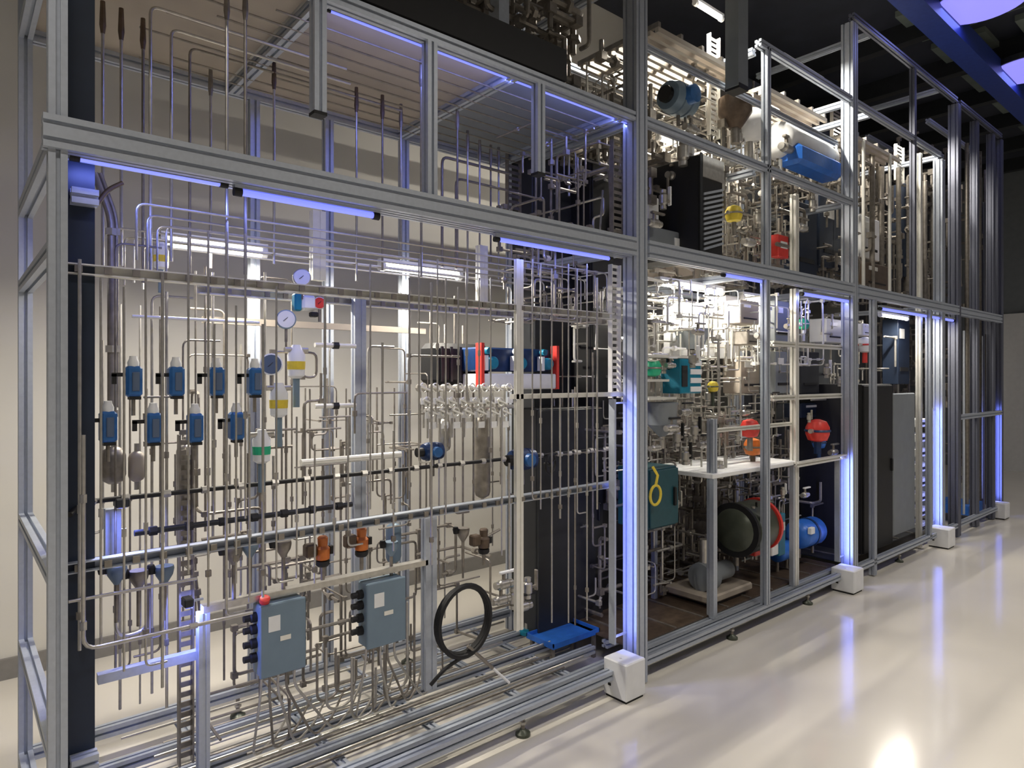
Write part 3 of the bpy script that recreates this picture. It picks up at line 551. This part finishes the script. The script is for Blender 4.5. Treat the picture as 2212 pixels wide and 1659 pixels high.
m = MB().box((x0, .38, .14), (x1, .6, .15)); m.box((x0, .38, .15), (x0+.006, .6, .17)); m.box((x1-.006, .38, .15), (x1, .6, .17)); m.box((x0, .38, .15), (x1, .386, .17)); m.box((x0, .594, .15), (x1, .6, .17)); m.build('tray', 'bright_blue', t)
m = MB(); [m.box((x-.01, y, 0), (x+.01, y+.02, .14)) for x in (x0+.02, x1-.02) for y in (.40, .56)]; m.build('support', 'dull_steel', t)
p = P(1140, 1360, z=.14); t = thing('floor_drain', p, 'small round teal drain fitting on the base left of the drip tray', 'drain'); MB().lathe(p-Vector((0, 0, .02)), (0, 0, 1), [(0, .05), (.018, .05), (.02, .03), (.03, .03)], 20).build('collar', 'teal', t, True); MB().lathe(p, (0, 0, 1), [(.01, .02), (.04, .018)], 12).build('spout', 'steel', t, True)
# grey enclosures
for i, (u0, u1, v0, v1, y) in enumerate(((564, 660, 1308, 1462, .16), (795, 876, 1262, 1400, .16))):
    x0, x1 = X0(u0, y), X0(u1, y); uc = (u0+u1)/2; zt, zb = Z0(uc, v0-6, y), Z0(uc, v1-8, y)
    t = thing('junction_box', ((x0+x1)/2, y, zb), ['blue-grey enclosure with a red knob, left of the pair', 'blue-grey enclosure without red knob, right of the pair'][i], 'enclosure', 'blue-grey enclosures')
    MB().rbox(((x0+x1)/2, y+.05, (zt+zb)/2), (x1-x0, .07, zt-zb), .005).build('body', 'enclosure', t); d_ = MB().rbox(((x0+x1)/2, y+.008, (zt+zb)/2), (x1-x0+.006, .014, zt-zb+.006), .004).build('door', 'enclosure', t)
    MB().box((x0+(x1-x0)*.16, y-.0015, zt-.095), (x0+(x1-x0)*.42, y+.0008, zt-.04)).build('label_plate', 'white', d_); MB().box((x0+(x1-x0)*.42, y-.0015, zt-.135), (x0+(x1-x0)*.66, y+.0008, zt-.118)).build('name_tag', 'bright', d_)
    for kz in (.25, .45, .65, .82): MB().lathe((x0+.001, y+.05, zb+(zt-zb)*kz), (-1, 0, 0), [(0, .018), (.02, .018), (.024, .012), (.045, .012)], 12).build('cable_gland', 'black', t, True)
    for kz in (.35, .9): MB().lathe((x1-.001, y+.05, zb+(zt-zb)*kz), (1, 0, 0), [(0, .012), (.02, .012)], 12).build('cable_gland', 'black', t, True)
    if i == 0: MB().lathe((x0+.02, y+.03, zt-.002), (0, -.5, 1), [(0, .009), (.012, .010), (.014, .018), (.03, .018), (.032, .014)], 18).build('red_knob', 'red', t, True)
    for q in range(5):
        xx = x0+.02+q*(x1-x0-.04)/4; off = .15+.05*q
        tag(MB().tube(fillet([(xx, y+.05, zb+.01), (xx, y+.06, zb-.08), (xx+.05*q, y+.15, .18), (xx+off, y+.3, .16), (xx+off+.15, y+.5, .16)], .07, 6), .005, 8).build('braided_hose', 'dull_steel' if q % 2 else 'steel', smooth=True), 'braided cable drooping from the %s blue-grey enclosure to the base, %s from its left' % (['left', 'right'][i], nth(q+1)), 'cable', 'braided cables under the enclosures')
# hanging hoses with U bends
for i, (u, v0, v1, dx) in enumerate(((685, 1390, 1520, .10), (705, 1400, 1540, .13), (725, 1400, 1500, .10), (760, 1420, 1560, .12), (830, 1410, 1520, .14), (880, 1300, 1480, -.1), (895, 1280, 1500, -.13), (250, 1240, 1380, .1), (322, 1260, 1380, .05))):
    y = .3; a = P(u, v0, y=y); b = P(u, v1, y=y); b.z = max(b.z, .15); b.x = a.x
    tag(MB().tube(fillet([a, b, b+Vector((dx, .02, -.0)), a+Vector((dx, .02, -.08))], .09, 8), .0055, 8).build('flexible_hose', 'steel' if i % 2 else 'dull_steel', smooth=True), 'grey flexible hose bent in a U low in the rack, %s from the enclosures' % nth(i+1), 'hose', 'U-bent flexible hoses')
# black hose coil
y = .12; p = P(1002, 1340, y=y); t = thing('hose_coil', p, 'coil of thick black hose hanging right of the grey upright', 'hose'); R = W(1002, y, 74)
m = MB()
pts = []
for k in range(100): an = k/100*2*math.pi*3+1.2; pts.append(p+Vector((math.cos(an)*R*.93+.0, .018*(k/100-.5)*2, math.sin(an)*R*(1.0+.03*math.sin(an*.33)))))
m.tube(pts, .0105, 8).build('coil', 'black', t, True)
MB().tube(fillet([p+Vector((0, -.01, -R)), P(960, 1445, y=.1), P(930, 1480, y=.12)], .04), .008, 8).build('tail', 'black', t, True)
p1, p2 = P(1010, 1395, y=.12), P(1100, 1475, y=.05); t = thing('spray_lance', p1, 'grey wand with pale tip leaning below the black hose coil', 'lance'); q = p1.lerp(p2, .6); MB().cyl(p1, q, .008).build('shaft', 'dull_steel', t); MB().cyl(q, p2, .006).build('tip', 'white', t)
# ------------------------------------------------------------------ middle bay
def bx(name, label, cat, u0, u1, v0, v1, y, dpt, m, group=None, parts=()):
    uc = (u0+u1)/2; x0, x1 = X0(u0, y), X0(u1, y); zt, zb = Z0(uc, v0, y), Z0(uc, v1, y); t = thing(name, ((x0+x1)/2, y, zb), label, cat, group)
    o = MB().rbox(((x0+x1)/2, y+dpt/2, (zt+zb)/2), (x1-x0, dpt, zt-zb), .006).build('body', m, t)
    for nm, (a, b, c, d_), mm in parts: MB().box((x0+(x1-x0)*a, y-.006, zb+(zt-zb)*c), (x0+(x1-x0)*b, y+.0005, zb+(zt-zb)*d_)).build(nm, mm, t)
    return t, (x0, x1, zb, zt)
t = thing('console_cabinet', (3.5, .1, 2.33), 'large black cabinet with hatched grille on the upper floor right of the thick post', 'cabinet')
x0, x1 = X0(1512, .1), X0(1562, .1); MB().rbox(((x0+x1)/2, .38, 2.635), (x1-x0, .56, .60), .01).build('body', 'black', t); MB().box((x0-.004, .094, 2.33), (x0+.02, .1, 2.94)).build('corner_trim', 'charcoal', t)
m = MB()
for i in range(12):
    z = 2.36+i*.03; m.add([(x0+.03, .09, z), (x1-.01, .09, z+.06), (x1-.01, .09, z+.075), (x0+.03, .09, z+.015), (x0+.03, .099, z), (x1-.01, .099, z+.06), (x1-.01, .099, z+.075), (x0+.03, .099, z+.015)], [(0,1,2,3),(4,7,6,5),(0,4,5,1),(1,5,6,2),(2,6,7,3),(3,7,4,0)])
m.build('grille', 'alu', t); MB().box((x0+.02, .092, 2.80), (x1, .1, 2.93)).build('top_panel', 'steel', t)
bx('control_box', 'light grey box at the foot of the black cabinet, upper floor', 'box', 1402, 1490, 497, 545, .25, .2, 'grey_panel', parts=[('label_plate', (.6, .9, .3, .7), 'white')])
bx('control_box', 'pale box behind the black cabinet next to the thick post', 'box', 1400, 1424, 425, 490, .3, .2, 'white', parts=[('slot', (.2, .8, .1, .2), 'black')])
def tank(name, label, u0, u1, v, y, r, m, ax='x', bands=(), cat='tank'):
    a, b = P(u0, v, y=y), P(u1, v, y=y)
    if ax == 'x': z = Z0((u0+u1)/2, v, y); s = Vector((a.x, y, z)); L = b.x-a.x; e = Vector((1, 0, 0))
    t = thing(name, s, label, cat); MB().lathe(s, e, [(0, r*.3), (r*.1, r*.7), (r*.35, r*.95), (r*.5, r), (L-r*.5, r), (L-r*.35, r*.95), (L-r*.1, r*.7), (L, r*.3)], 28).build('shell', m, t, True)
    for f_, mm in bands: MB().lathe(s+e*L*f_, e, [(0, r*1.01), (0, r*1.05), (.025, r*1.05), (.025, r*1.01)], 28).build('band', mm, t)
    MB().cyl(s+e*L*.2-Vector((0, 0, r)), s+e*L*.2-Vector((0, 0, r+.07)), .012).build('leg', 'dull_steel', t); MB().cyl(s+e*L*.8-Vector((0, 0, r)), s+e*L*.8-Vector((0, 0, r+.07)), .012).build('leg', 'dull_steel', t)
    return t, s, L
t, s, L = tank('horizontal_tank', 'white horizontal tank with a blue belly on the upper floor', 1668, 1785, 325, .3, .135, 'white')
MB().rbox(s+Vector((L*.5, -.08, -.12)), (L*.8, .18, .15), .03).build('blue_jacket', 'bright_blue', t)
p = P(1618, 272, y=.3); t = thing('spherical_vessel', p, 'white round vessel left of the white tank', 'vessel'); MB().lathe(p+Vector((0, 0, -.12)), (0, 0, 1), [(0, .02), (.02, .08), (.06, .12), (.12, .14), (.18, .12), (.22, .08), (.24, .03)], 24).build('shell', 'white', t, True); MB().cyl(p+Vector((0, 0, -.25)), p+Vector((0, 0, -.11)), .03).build('neck', 'steel', t); MB().cyl(p+Vector((-.2, 0, 0)), p+Vector((-.12, 0, 0)), .04).build('nozzle', 'bright', t)
p = P(1588, 230, y=.25); t = thing('hopper', p, 'dark brown hopper under the hanging duct', 'hopper'); MB().lathe(p+Vector((0, 0, -.15)), (0, 0, 1), [(0, .04), (.10, .11), (.20, .11), (.21, .09)], 22).build('bowl', 'brown', t, True); MB().cyl(p+Vector((0, 0, -.25)), p+Vector((0, 0, -.15)), .03).build('spout', 'dull_steel', t)
motor(1465, 215, .3, .10, .22, 'silver-blue ribbed motor high on the upper floor right of the thick post', 'enclosure')
def ball(u, v, y, r, label, m, m2='dull_steel', name='pneumatic_valve', cat='valve', group=None):
    p = P(u, v, y=y); t = thing(name, p, label, cat, group); MB().lathe(p+Vector((0, 0, -r)), (0, 0, 1), [(0, r*.3), (r*.15, r*.8), (r*.7, r), (r*1.3, r), (r*1.8, r*.75), (r*2, r*.25)], 22).build('head', m, t, True)
    MB().torus(p, (0, 0, 1), r*1.0, r*.12, 22, 6).build('flange', m2, t, True); MB().cyl(p+Vector((0, 0, -r-.09)), p+Vector((0, 0, -r*.9)), r*.3).build('stem', m2, t); MB().cyl(p+Vector((-r*1.4, 0, 0)), p+Vector((-r*.8, 0, 0)), r*.2).build('air_port', 'steel', t); return t
ball(1585, 462, .2, .055, 'bright yellow valve head on the upper floor right of the hatched grille', 'yellow')
t, e = bx('fire_extinguisher', 'red canister standing on the mid beam level, upper floor', 'canister', 1681, 1704, 508, 556, .3, .07, 'red', parts=[('label_plate', (.2, .8, .4, .7), 'white')])
ball(1620, 925, .2, .062, 'orange-red dome valve above the worktop in the middle bay', 'red'); ball(1626, 965, .25, .060, 'rust-brown dome valve below the orange-red one', 'orange', 'brown')
ball(1766, 930, .15, .085, 'red dome valve with blue lower body near the second thick post', 'red', 'deep_blue'); ball(1769, 955, .2, .05, 'blue valve body under the red dome valve', 'bright_blue', 'deep_blue')
ball(1410, 795, .25, .05, 'green valve head just right of the thick post', 'green'); ball(1540, 835, .25, .035, 'small yellow-green valve head in the middle bay', 'yellow', 'olive')
ball(1735, 700, .35, .045, 'pale green valve head high in the middle bay', 'green', 'white'); ball(1868, 745, .3, .07, 'white dome with red collar above the tall black cabinet', 'white', 'red')
# white panel, hopper, shelves
bx('instrument_cabinet', 'brilliant white panel box high in the lower middle bay', 'panel', 1448, 1545, 655, 770, .55, .06, 'white', parts=[('hinge_strip', (0, .04, 0, 1), 'bright')])
bx('instrument_cabinet', 'tall white panel right of the brilliant white one', 'panel', 1566, 1598, 640, 775, .5, .06, 'white', parts=[('hinge_strip', (0, .06, 0, 1), 'bright')])
p = P(1495, 732, y=.45); t = thing('feed_hopper', p, 'grey tapered hopper in front of the white panel', 'hopper'); x, z = p.x, p.z
MB().ring([[(x-.05, .4, z-.07), (x+.05, .4, z-.07), (x+.05, .5, z-.07), (x-.05, .5, z-.07)], [(x-.09, .36, z+.07), (x+.09, .36, z+.07), (x+.09, .54, z+.07), (x-.09, .54, z+.07)]]).build('bowl', 'grey_panel', t); MB().cyl((x, .45, z-.13), (x, .45, z-.07), .03).build('spout', 'black', t)
for lab, u0, u1, v, y in (('dark-edged shelf above the green valve', 1402, 1522, 769, .2), ('white shelf below the green valve', 1402, 1446, 822, .2), ('long white shelf carrying the grey funnel', 1402, 1462, 862, .15)): barx('shelf', lab, u0, u1, v, y, .014, .2, 'bright', 'shelf')
bx('analyser', 'teal-sided analyser with white ribbed front in the middle bay', 'analyser', 1470, 1515, 775, 850, .2, .15, 'teal', parts=[('white_rib', (.45, .98, .8, .95), 'white'), ('white_rib', (.45, .98, .55, .7), 'white'), ('white_rib', (.45, .98, .3, .45), 'white'), ('white_rib', (.45, .98, .05, .2), 'white'), ('display', (.05, .3, .2, .8), 'charcoal')])
p = P(1430, 895, y=.22); t = thing('funnel_vessel', p, 'grey cylindrical funnel right of the thick post', 'vessel'); MB().lathe(p+Vector((0, 0, -.13)), (0, 0, 1), [(0, .02), (.07, .085), (.18, .09), (.19, .095), (.2, .095)], 26).build('shell', 'grey_panel', t, True); MB().cyl(p+Vector((0, 0, -.2)), p+Vector((0, 0, -.13)), .015).build('outlet', 'steel', t)
t = thing('workbench', P(1540, 1030, y=.08), 'white-edged worktop across the middle bay', 'bench'); z = Z0(1540, 1030, .08); x0, x1 = X0(1540, .08), X0(1722, .08)
MB().rbox(((x0+x1)/2, .33, z), (x1-x0, .5, .03), .005).build('worktop', 'white', t)
for x in (x0+.03, x1-.03):
    for y in (.1, .54): MB().box((x-.015, y-.015, .14), (x+.015, y+.015, z-.015)).build('leg', 'alu', t)
cabinet(X0(1400, .22), X0(1462, .22), .22, .45, .72, Z0(1430, 1010, .22), 'dark_teal', 'dark teal equipment case behind the yellow hose loop', 'dark_teal')
p = P(1416, 1062, y=.16); t = thing('yellow_hose', p, 'looped yellow hose hanging on the teal case', 'hose'); MB().torus(p+Vector((0, 0, -.02)), (.1, -1, 0), .055, .008, 24).build('loop', 'yellow', t, True); MB().tube([p+Vector((0, 0, .03)), p+Vector((0.02, 0, .09)), p+Vector((0.0, 0.02, .14))], .008, 8).build('tail', 'yellow', t, True)
for i, (u, v) in enumerate(((1450, 925), (1462, 945), (1432, 930), (1500, 930), (1520, 960), (1480, 985))): valve(P(u, v, y=.14+.05*(i % 3)), 'black-handled valve in the cluster below the grey funnel, %s' % nth(i+1), 'black', 1.5, group='black-handled valves', ax='xz'[i % 2] if i % 2 == 0 else 'z')
# bottom of the middle bay
t, s, L = tank('grey_drum', 'dark olive horizontal drum on the floor frame of the middle bay', 1578, 1645, 1138, .2, .17, 'olive', bands=((.85, 'red'), (.1, 'black')))
p = P(1640, 1160, y=.14); bx('red_cylinder', 'slim red upright cylinder before the olive drum', 'cylinder', 1632, 1648, 1120, 1200, .14, .05, 'red', parts=[('label_plate', (.2, .8, .6, .8), 'white')])
bx('control_box', 'white narrow box right of the middle post, low down', 'box', 1668, 1682, 1105, 1200, .16, .12, 'white', parts=[('red_cap', (.1, .9, .9, .99), 'red')])
bx('control_box', 'teal narrow box beside the white narrow box', 'box', 1683, 1697, 1110, 1200, .2, .12, 'teal', parts=[('label_plate', (.2, .8, .6, .8), 'bright')])
t, s, L = tank('blue_motor', 'bright blue rounded motor low beside the second thick post', 1716, 1764, 1150, .25, .105, 'bright_blue', cat='motor', bands=((.5, 'deep_blue'),)); MB().rbox(s+Vector((.05, -.105, .05)), (.06, .03, .05)).build('terminal_box', 'white', t)
t, s, L = tank('blue_motor', 'smaller blue motor left of the bright rounded one', 1672, 1706, 1190, .3, .07, 'bright_blue', cat='motor')
t = thing('pump_skid', P(1500, 1270, z=.14), 'pinkish grey cast pump base at the bottom of the middle bay', 'pump'); p = P(1560, 1262, y=.25); MB().rbox((p.x, .35, .20), (.5, .35, .05), .01).build('base_plate', 'deck', t); MB().lathe((p.x-.2, .3, .31), (1, 0, 0), [(0, .03), (.02, .09), (.12, .10), (.16, .06), (.34, .06), (.36, .04)], 22).build('pump_casing', 'grey_panel', t, True); MB().cyl((p.x-.13, .3, .4), (p.x-.13, .3, .55), .03).build('discharge', 'steel', t)
MB().cbox((p.x, .35, .157), (.4, .3, .04)).build('plinth', 'charcoal', t)
# tall black cabinet in the third bay
y = .12; x0, x1 = X0(1862, y), X0(1925, y); t = cabinet(x0, x1, y, .75, .14, Z0(1900, 830, y), 'black', 'tall black cabinet with a pale grey door standing in the third bay')
x2 = X0(1972, y); MB().rbox(((x1+x2)/2+.01, y-.0, (.2+Z0(1930, 850, y))/2), (x2-x1, .03, Z0(1930, 850, y)-.2), .02).build('open_door', 'grey_panel', t)
# ------------------------------------------------------------------ slatted decks of the upper floor
for i, (u0, u1, z, yy0, yy1, lab) in enumerate(((1400, 1655, Z3-.12, .2, .85, 'above the motor on the upper floor'), (1665, 1835, Z3-.12, .2, .85, 'above the white tank'), (1862, 1990, Z3-.12, .2, .85, 'at the third bay'))):
    t = thing('slatted_deck', (X0(u0), .2, z), 'bright slatted walkway deck seen from below, ' + lab, 'deck', 'slatted walkway decks'); x0, x1 = X0(u0)+.3, X0(u1)+.1; y = yy0; m = MB()
    while y < yy1: m.box((x0+.05, y, z), (x1-.03, y+.025, z+.03)); y += .06
    m.build('slat', 'deck', t); m = MB(); n = 4
    for k in range(n+1): xx = x0+.06+(x1-x0-.12)*k/n; m.box((xx-.012, yy0, z+.03), (xx+.012, yy1, z+.06))
    m.build('bearer', 'dull_steel', t)
# ------------------------------------------------------------------ tangled small-bore tubing, dense and uncountable
def tangle(label, x0, x1, y0, y1, z0, z1, n, seed, m, r=(.004, .008)):
    rd = random.Random(seed); mb = MB()
    for i in range(n):
        p = Vector((rd.uniform(x0, x1), rd.uniform(y0, y1), rd.uniform(z0, z1))); pts = [p.copy()]; last = -1
        for k in range(rd.randint(2, 5)):
            ax = rd.choice([q for q in (0, 0, 2, 2, 1) if q != last]); last = ax; d_ = rd.choice([-1, 1])*rd.uniform(.06, .35)*(1 if ax else .8); p = p.copy(); p[ax] += d_
            p[0] = min(max(p[0], x0), x1); p[1] = min(max(p[1], y0), y1); p[2] = min(max(p[2], z0), z1)
            if (p-pts[-1]).length > .03: pts.append(p)
        if len(pts) < 2: continue
        rr = rd.uniform(*r); mb.tube(fillet(pts, .025, 3), rr, 6)
        for q in pts[1:-1]:
            if rd.random() < .5: mb.cbox(q, (rr*3.4,)*3)
        if rd.random() < .4: e = (pts[1]-pts[0]).normalized(); mb.lathe(pts[0].lerp(pts[1], .5)-e*.012, e, [(0, rr*2.4), (.024, rr*2.4)], 6)
    return tag(mb.build('small_bore_tubing', m), label, 'tubing', None, 'stuff')
tangle('dense stainless small-bore tubing filling the lower middle bay', XA+.12, XB-.1, .32, .98, .3, 2.15, 320, 1, 'steel')
tangle('dense darker small-bore tubing low in the middle bay', XA+.12, XB-.1, .45, .95, .2, 1.3, 200, 2, 'dull_steel', (.006, .013))
tangle('pale small-bore tubing under the mid beam of the middle bay', XA+.12, XB-.1, .2, .9, 1.7, 2.2, 90, 3, 'bright')
tangle('stainless small-bore tubing on the upper floor of the middle bay', XA+.12, XB-.1, .4, 1.0, 2.35, 3.5, 260, 4, 'steel')
tangle('darker small-bore tubing on the upper floor of the middle bay', XA+.12, XB-.1, .3, 1.0, 2.35, 3.6, 120, 5, 'dull_steel', (.008, .018))
tangle('small-bore tubing in the third bay, lower floor', XB+.1, XE-.1, .4, 1.0, .3, 2.15, 90, 6, 'steel', (.006, .012))
tangle('small-bore tubing in the third bay, upper floor', XB+.1, XE-.1, .3, 1.0, 2.35, 3.6, 120, 7, 'dull_steel', (.008, .016))
tangle('dark tubing and ducts of the farthest bay', XE+.1, XE+2.4, .3, 1.0, .3, 4.2, 130, 8, 'dull_steel', (.008, .02))
tangle('fine tubing behind the front tubes of the nearest bay', XL+.35, XA-.9, .35, .95, .95, 1.7, 26, 9, 'dull_steel', (.003, .006))
tangle('fine tubing in the corner left of the thick post', XA-.55, XA-.08, .15, .6, 1.9, 2.9, 40, 10, 'dull_steel', (.004, .008))
tangle('dark tubing standing on the tan roof by the thick post', XA-.75, XA-.1, .25, 1.0, ZU+.2, 4.2, 70, 11, 'dull_steel', (.01, .02))
tangle('fine conduit low in the nearest bay below the orange valves', XL+.5, XA-.6, .3, .9, .2, .85, 34, 12, 'dull_steel', (.004, .008))
def slab(name, label, cat, x0, x1, y0, y1, z0, z1, m, seams=6):
    t = thing(name, ((x0+x1)/2, (y0+y1)/2, z0), label, cat); MB().box((x0, y0, z0), (x1, y1, z1)).build('panel', m, t)
    for i in range(seams):
        xx = x0+(x1-x0)*(i+.5)/seams
        MB().box((xx-.008, y0-.012 if z1-z0 > .1 else y0, z0+.01 if z1-z0 > .1 else z1), (xx+.008, y0 if z1-z0 > .1 else y1, z1-.01 if z1-z0 > .1 else z1+.006)).build('seam_rib', 'dull_steel', t)
    return t
slab('base_plate', 'brownish steel base plate under the machinery of the middle bay', 'plate', XA+.06, XB-.06, .13, .99, .142, .150, 'brown', 9)
slab('base_plate', 'dark base plate under the tall black cabinet', 'plate', XB+.06, XE-.06, .13, .99, .142, .150, 'charcoal', 7)
slab('back_casing', 'dull metal casing closing the lower back of the middle bay', 'casing', XA+.06, XB-.06, 1.0, 1.02, .16, 1.15, 'dull_steel')
slab('back_casing', 'warm tan casing at the back of the upper floor, middle bay', 'casing', XA+.06, XB-.06, 1.0, 1.02, 2.36, 3.55, 'deck')
slab('back_casing', 'added dark panel at the back of the third bay, lower floor', 'casing', XB+.06, XE-.06, 1.0, 1.02, .16, 2.2, 'charcoal')  # this and the next two: sheets added so the far bays read dark
slab('back_casing', 'added dark panel at the back of the third bay, upper floor', 'casing', XB+.06, XE-.06, 1.0, 1.02, 2.36, 4.3, 'charcoal')
slab('back_casing', 'added dark panel at the back of the farthest bay', 'casing', XE+.06, XE+2.5, 1.0, 1.02, .16, 4.3, 'charcoal')
# counted valves and boxes among the tubing
rd = random.Random(11)
for i in range(26):
    u = 1415+i*16+rd.uniform(-4, 4); v = rd.uniform(700, 1180); valve(P(u, v, y=rd.choice([.12, .2, .28])), 'small steel-bodied valve with a %s handle amid the middle bay tubing, %s from the left' % (['steel', 'black', 'pale'][i % 3], nth(i+1)), ['steel', 'black', 'white'][i % 3], rd.uniform(1, 1.6), group='%s-handled valves of the middle bay' % ['steel', 'black', 'pale'][i % 3], ax='xz'[i % 2])
for i in range(22):
    u = 1415+i*20+rd.uniform(-4, 4); v = 480-(i % 5)*55+(u-1400)*.2; valve(P(u, v, y=rd.choice([.2, .3])), 'chunky steel valve with %s handle on the upper floor tubing, %s from the left' % (['dull', 'pale'][i % 2], nth(i+1)), ['dull_steel', 'white'][i % 2], rd.uniform(1.6, 2.4), name='gate_valve', group='%s-handled upper floor valves' % ['dull', 'pale'][i % 2], ax='xz'[i % 2])
for i, (u0, u1, v0, v1, y, m, lab) in enumerate(((1600, 1640, 650, 700, .3, 'deck', 'beige box right of the tall white panel'), (1615, 1640, 715, 745, .3, 'dull_steel', 'dull metal box below the beige one'), (1675, 1705, 650, 740, .3, 'grey_panel', 'grey panel box between the two bright posts'), (1675, 1708, 760, 850, .32, 'grey_panel', 'tall grey panel box below the upper white rail'), (1730, 1770, 760, 850, .45, 'charcoal', 'charcoal instrument box behind the white rails'), (1785, 1830, 690, 740, .4, 'white', 'white box high near the second thick post'), (1730, 1800, 870, 900, .5, 'navy', 'navy box behind the red dome valve'), (1865, 1888, 700, 725, .3, 'white', 'white box above the black cabinet'), (1600, 1650, 770, 850, .45, 'deck', 'beige case behind the middle bay valves'), (1770, 1830, 430, 580, .5, 'navy', 'dark blue case on the upper floor'), (1720, 1765, 440, 600, .4, 'navy', 'navy case right of the red canister'), (1860, 1900, 470, 560, .35, 'white', 'pale angular machine head in the third bay, upper floor'), (1868, 1920, 570, 625, .3, 'brown', 'brown case below the pale machine head'), (1955, 1975, 400, 600, .4, 'navy', 'tall navy panel on the third bay upper floor'), (1940, 1965, 690, 830, .4, 'navy', 'tall navy panel on the third bay lower floor'), (1995, 2010, 950, 1100, .3, 'grey_panel', 'stacked grey module beside the third post'))):
    bx('equipment_box', lab, 'box', u0, u1, v0, v1, y, .15, m, parts=[('label_plate', (.15, .5, .7, .85), 'bright'), ('vent_strip', (.15, .85, .2, .26), 'black')])
for i in range(8):   # white stacked modules near the third post
    bx('stacked_module', 'white flat module in the tower left of the third post, %s from the top' % nth(i+1), 'module', 1988, 2008, 905+i*32, 922+i*32, .15, .2, 'white', 'white stacked modules', parts=[('slot', (.2, .8, .3, .6), 'black')])
for i in range(12):
    u = 2082+i*6.5; y = .1+.08*(i % 4); x = X0(u, y); tag(MB().cyl((x, y, .15), (x, y, 2.1+2.1*(i % 2)), .012+.008*(i % 3)).build('tall_pipe', 'dull_steel' if i % 3 else 'alu', smooth=True), 'tall upright pipe in the farthest bay, %s from the left' % nth(i+1), 'pipe', 'tall pipes of the farthest bay')
for i in range(10):
    u = 1865+i*19; y = .2+.1*(i % 3); x = X0(u, y); tag(MB().cyl((x, y, ZM+.05), (x, y, Z3-.1), .014+.008*(i % 3)).build('tall_pipe', 'dull_steel' if i % 3 else 'bright', smooth=True), 'tall upright pipe on the third bay upper floor, %s from the left' % nth(i+1), 'pipe', 'tall pipes of the third bay')
t = thing('drip_tray', (X0(2140), .2, .0), 'blue tray at the foot of the farthest blue-lit post', 'tray'); MB().box((X0(2120), .12, .1), (X0(2150), .5, .2)).build('tray', 'bright_blue', t)
# machinery and pale duct standing above the nearest bay roof
p = P(1140, 45, y=.5); t = thing('roof_bracket', p, 'grey upright duct standing on the tan roof at top centre', 'duct'); MB().box((X0(1078, .3), .3, ZU+.04), (X0(1100, .3), .38, ZC)).build('duct', 'alu', t)
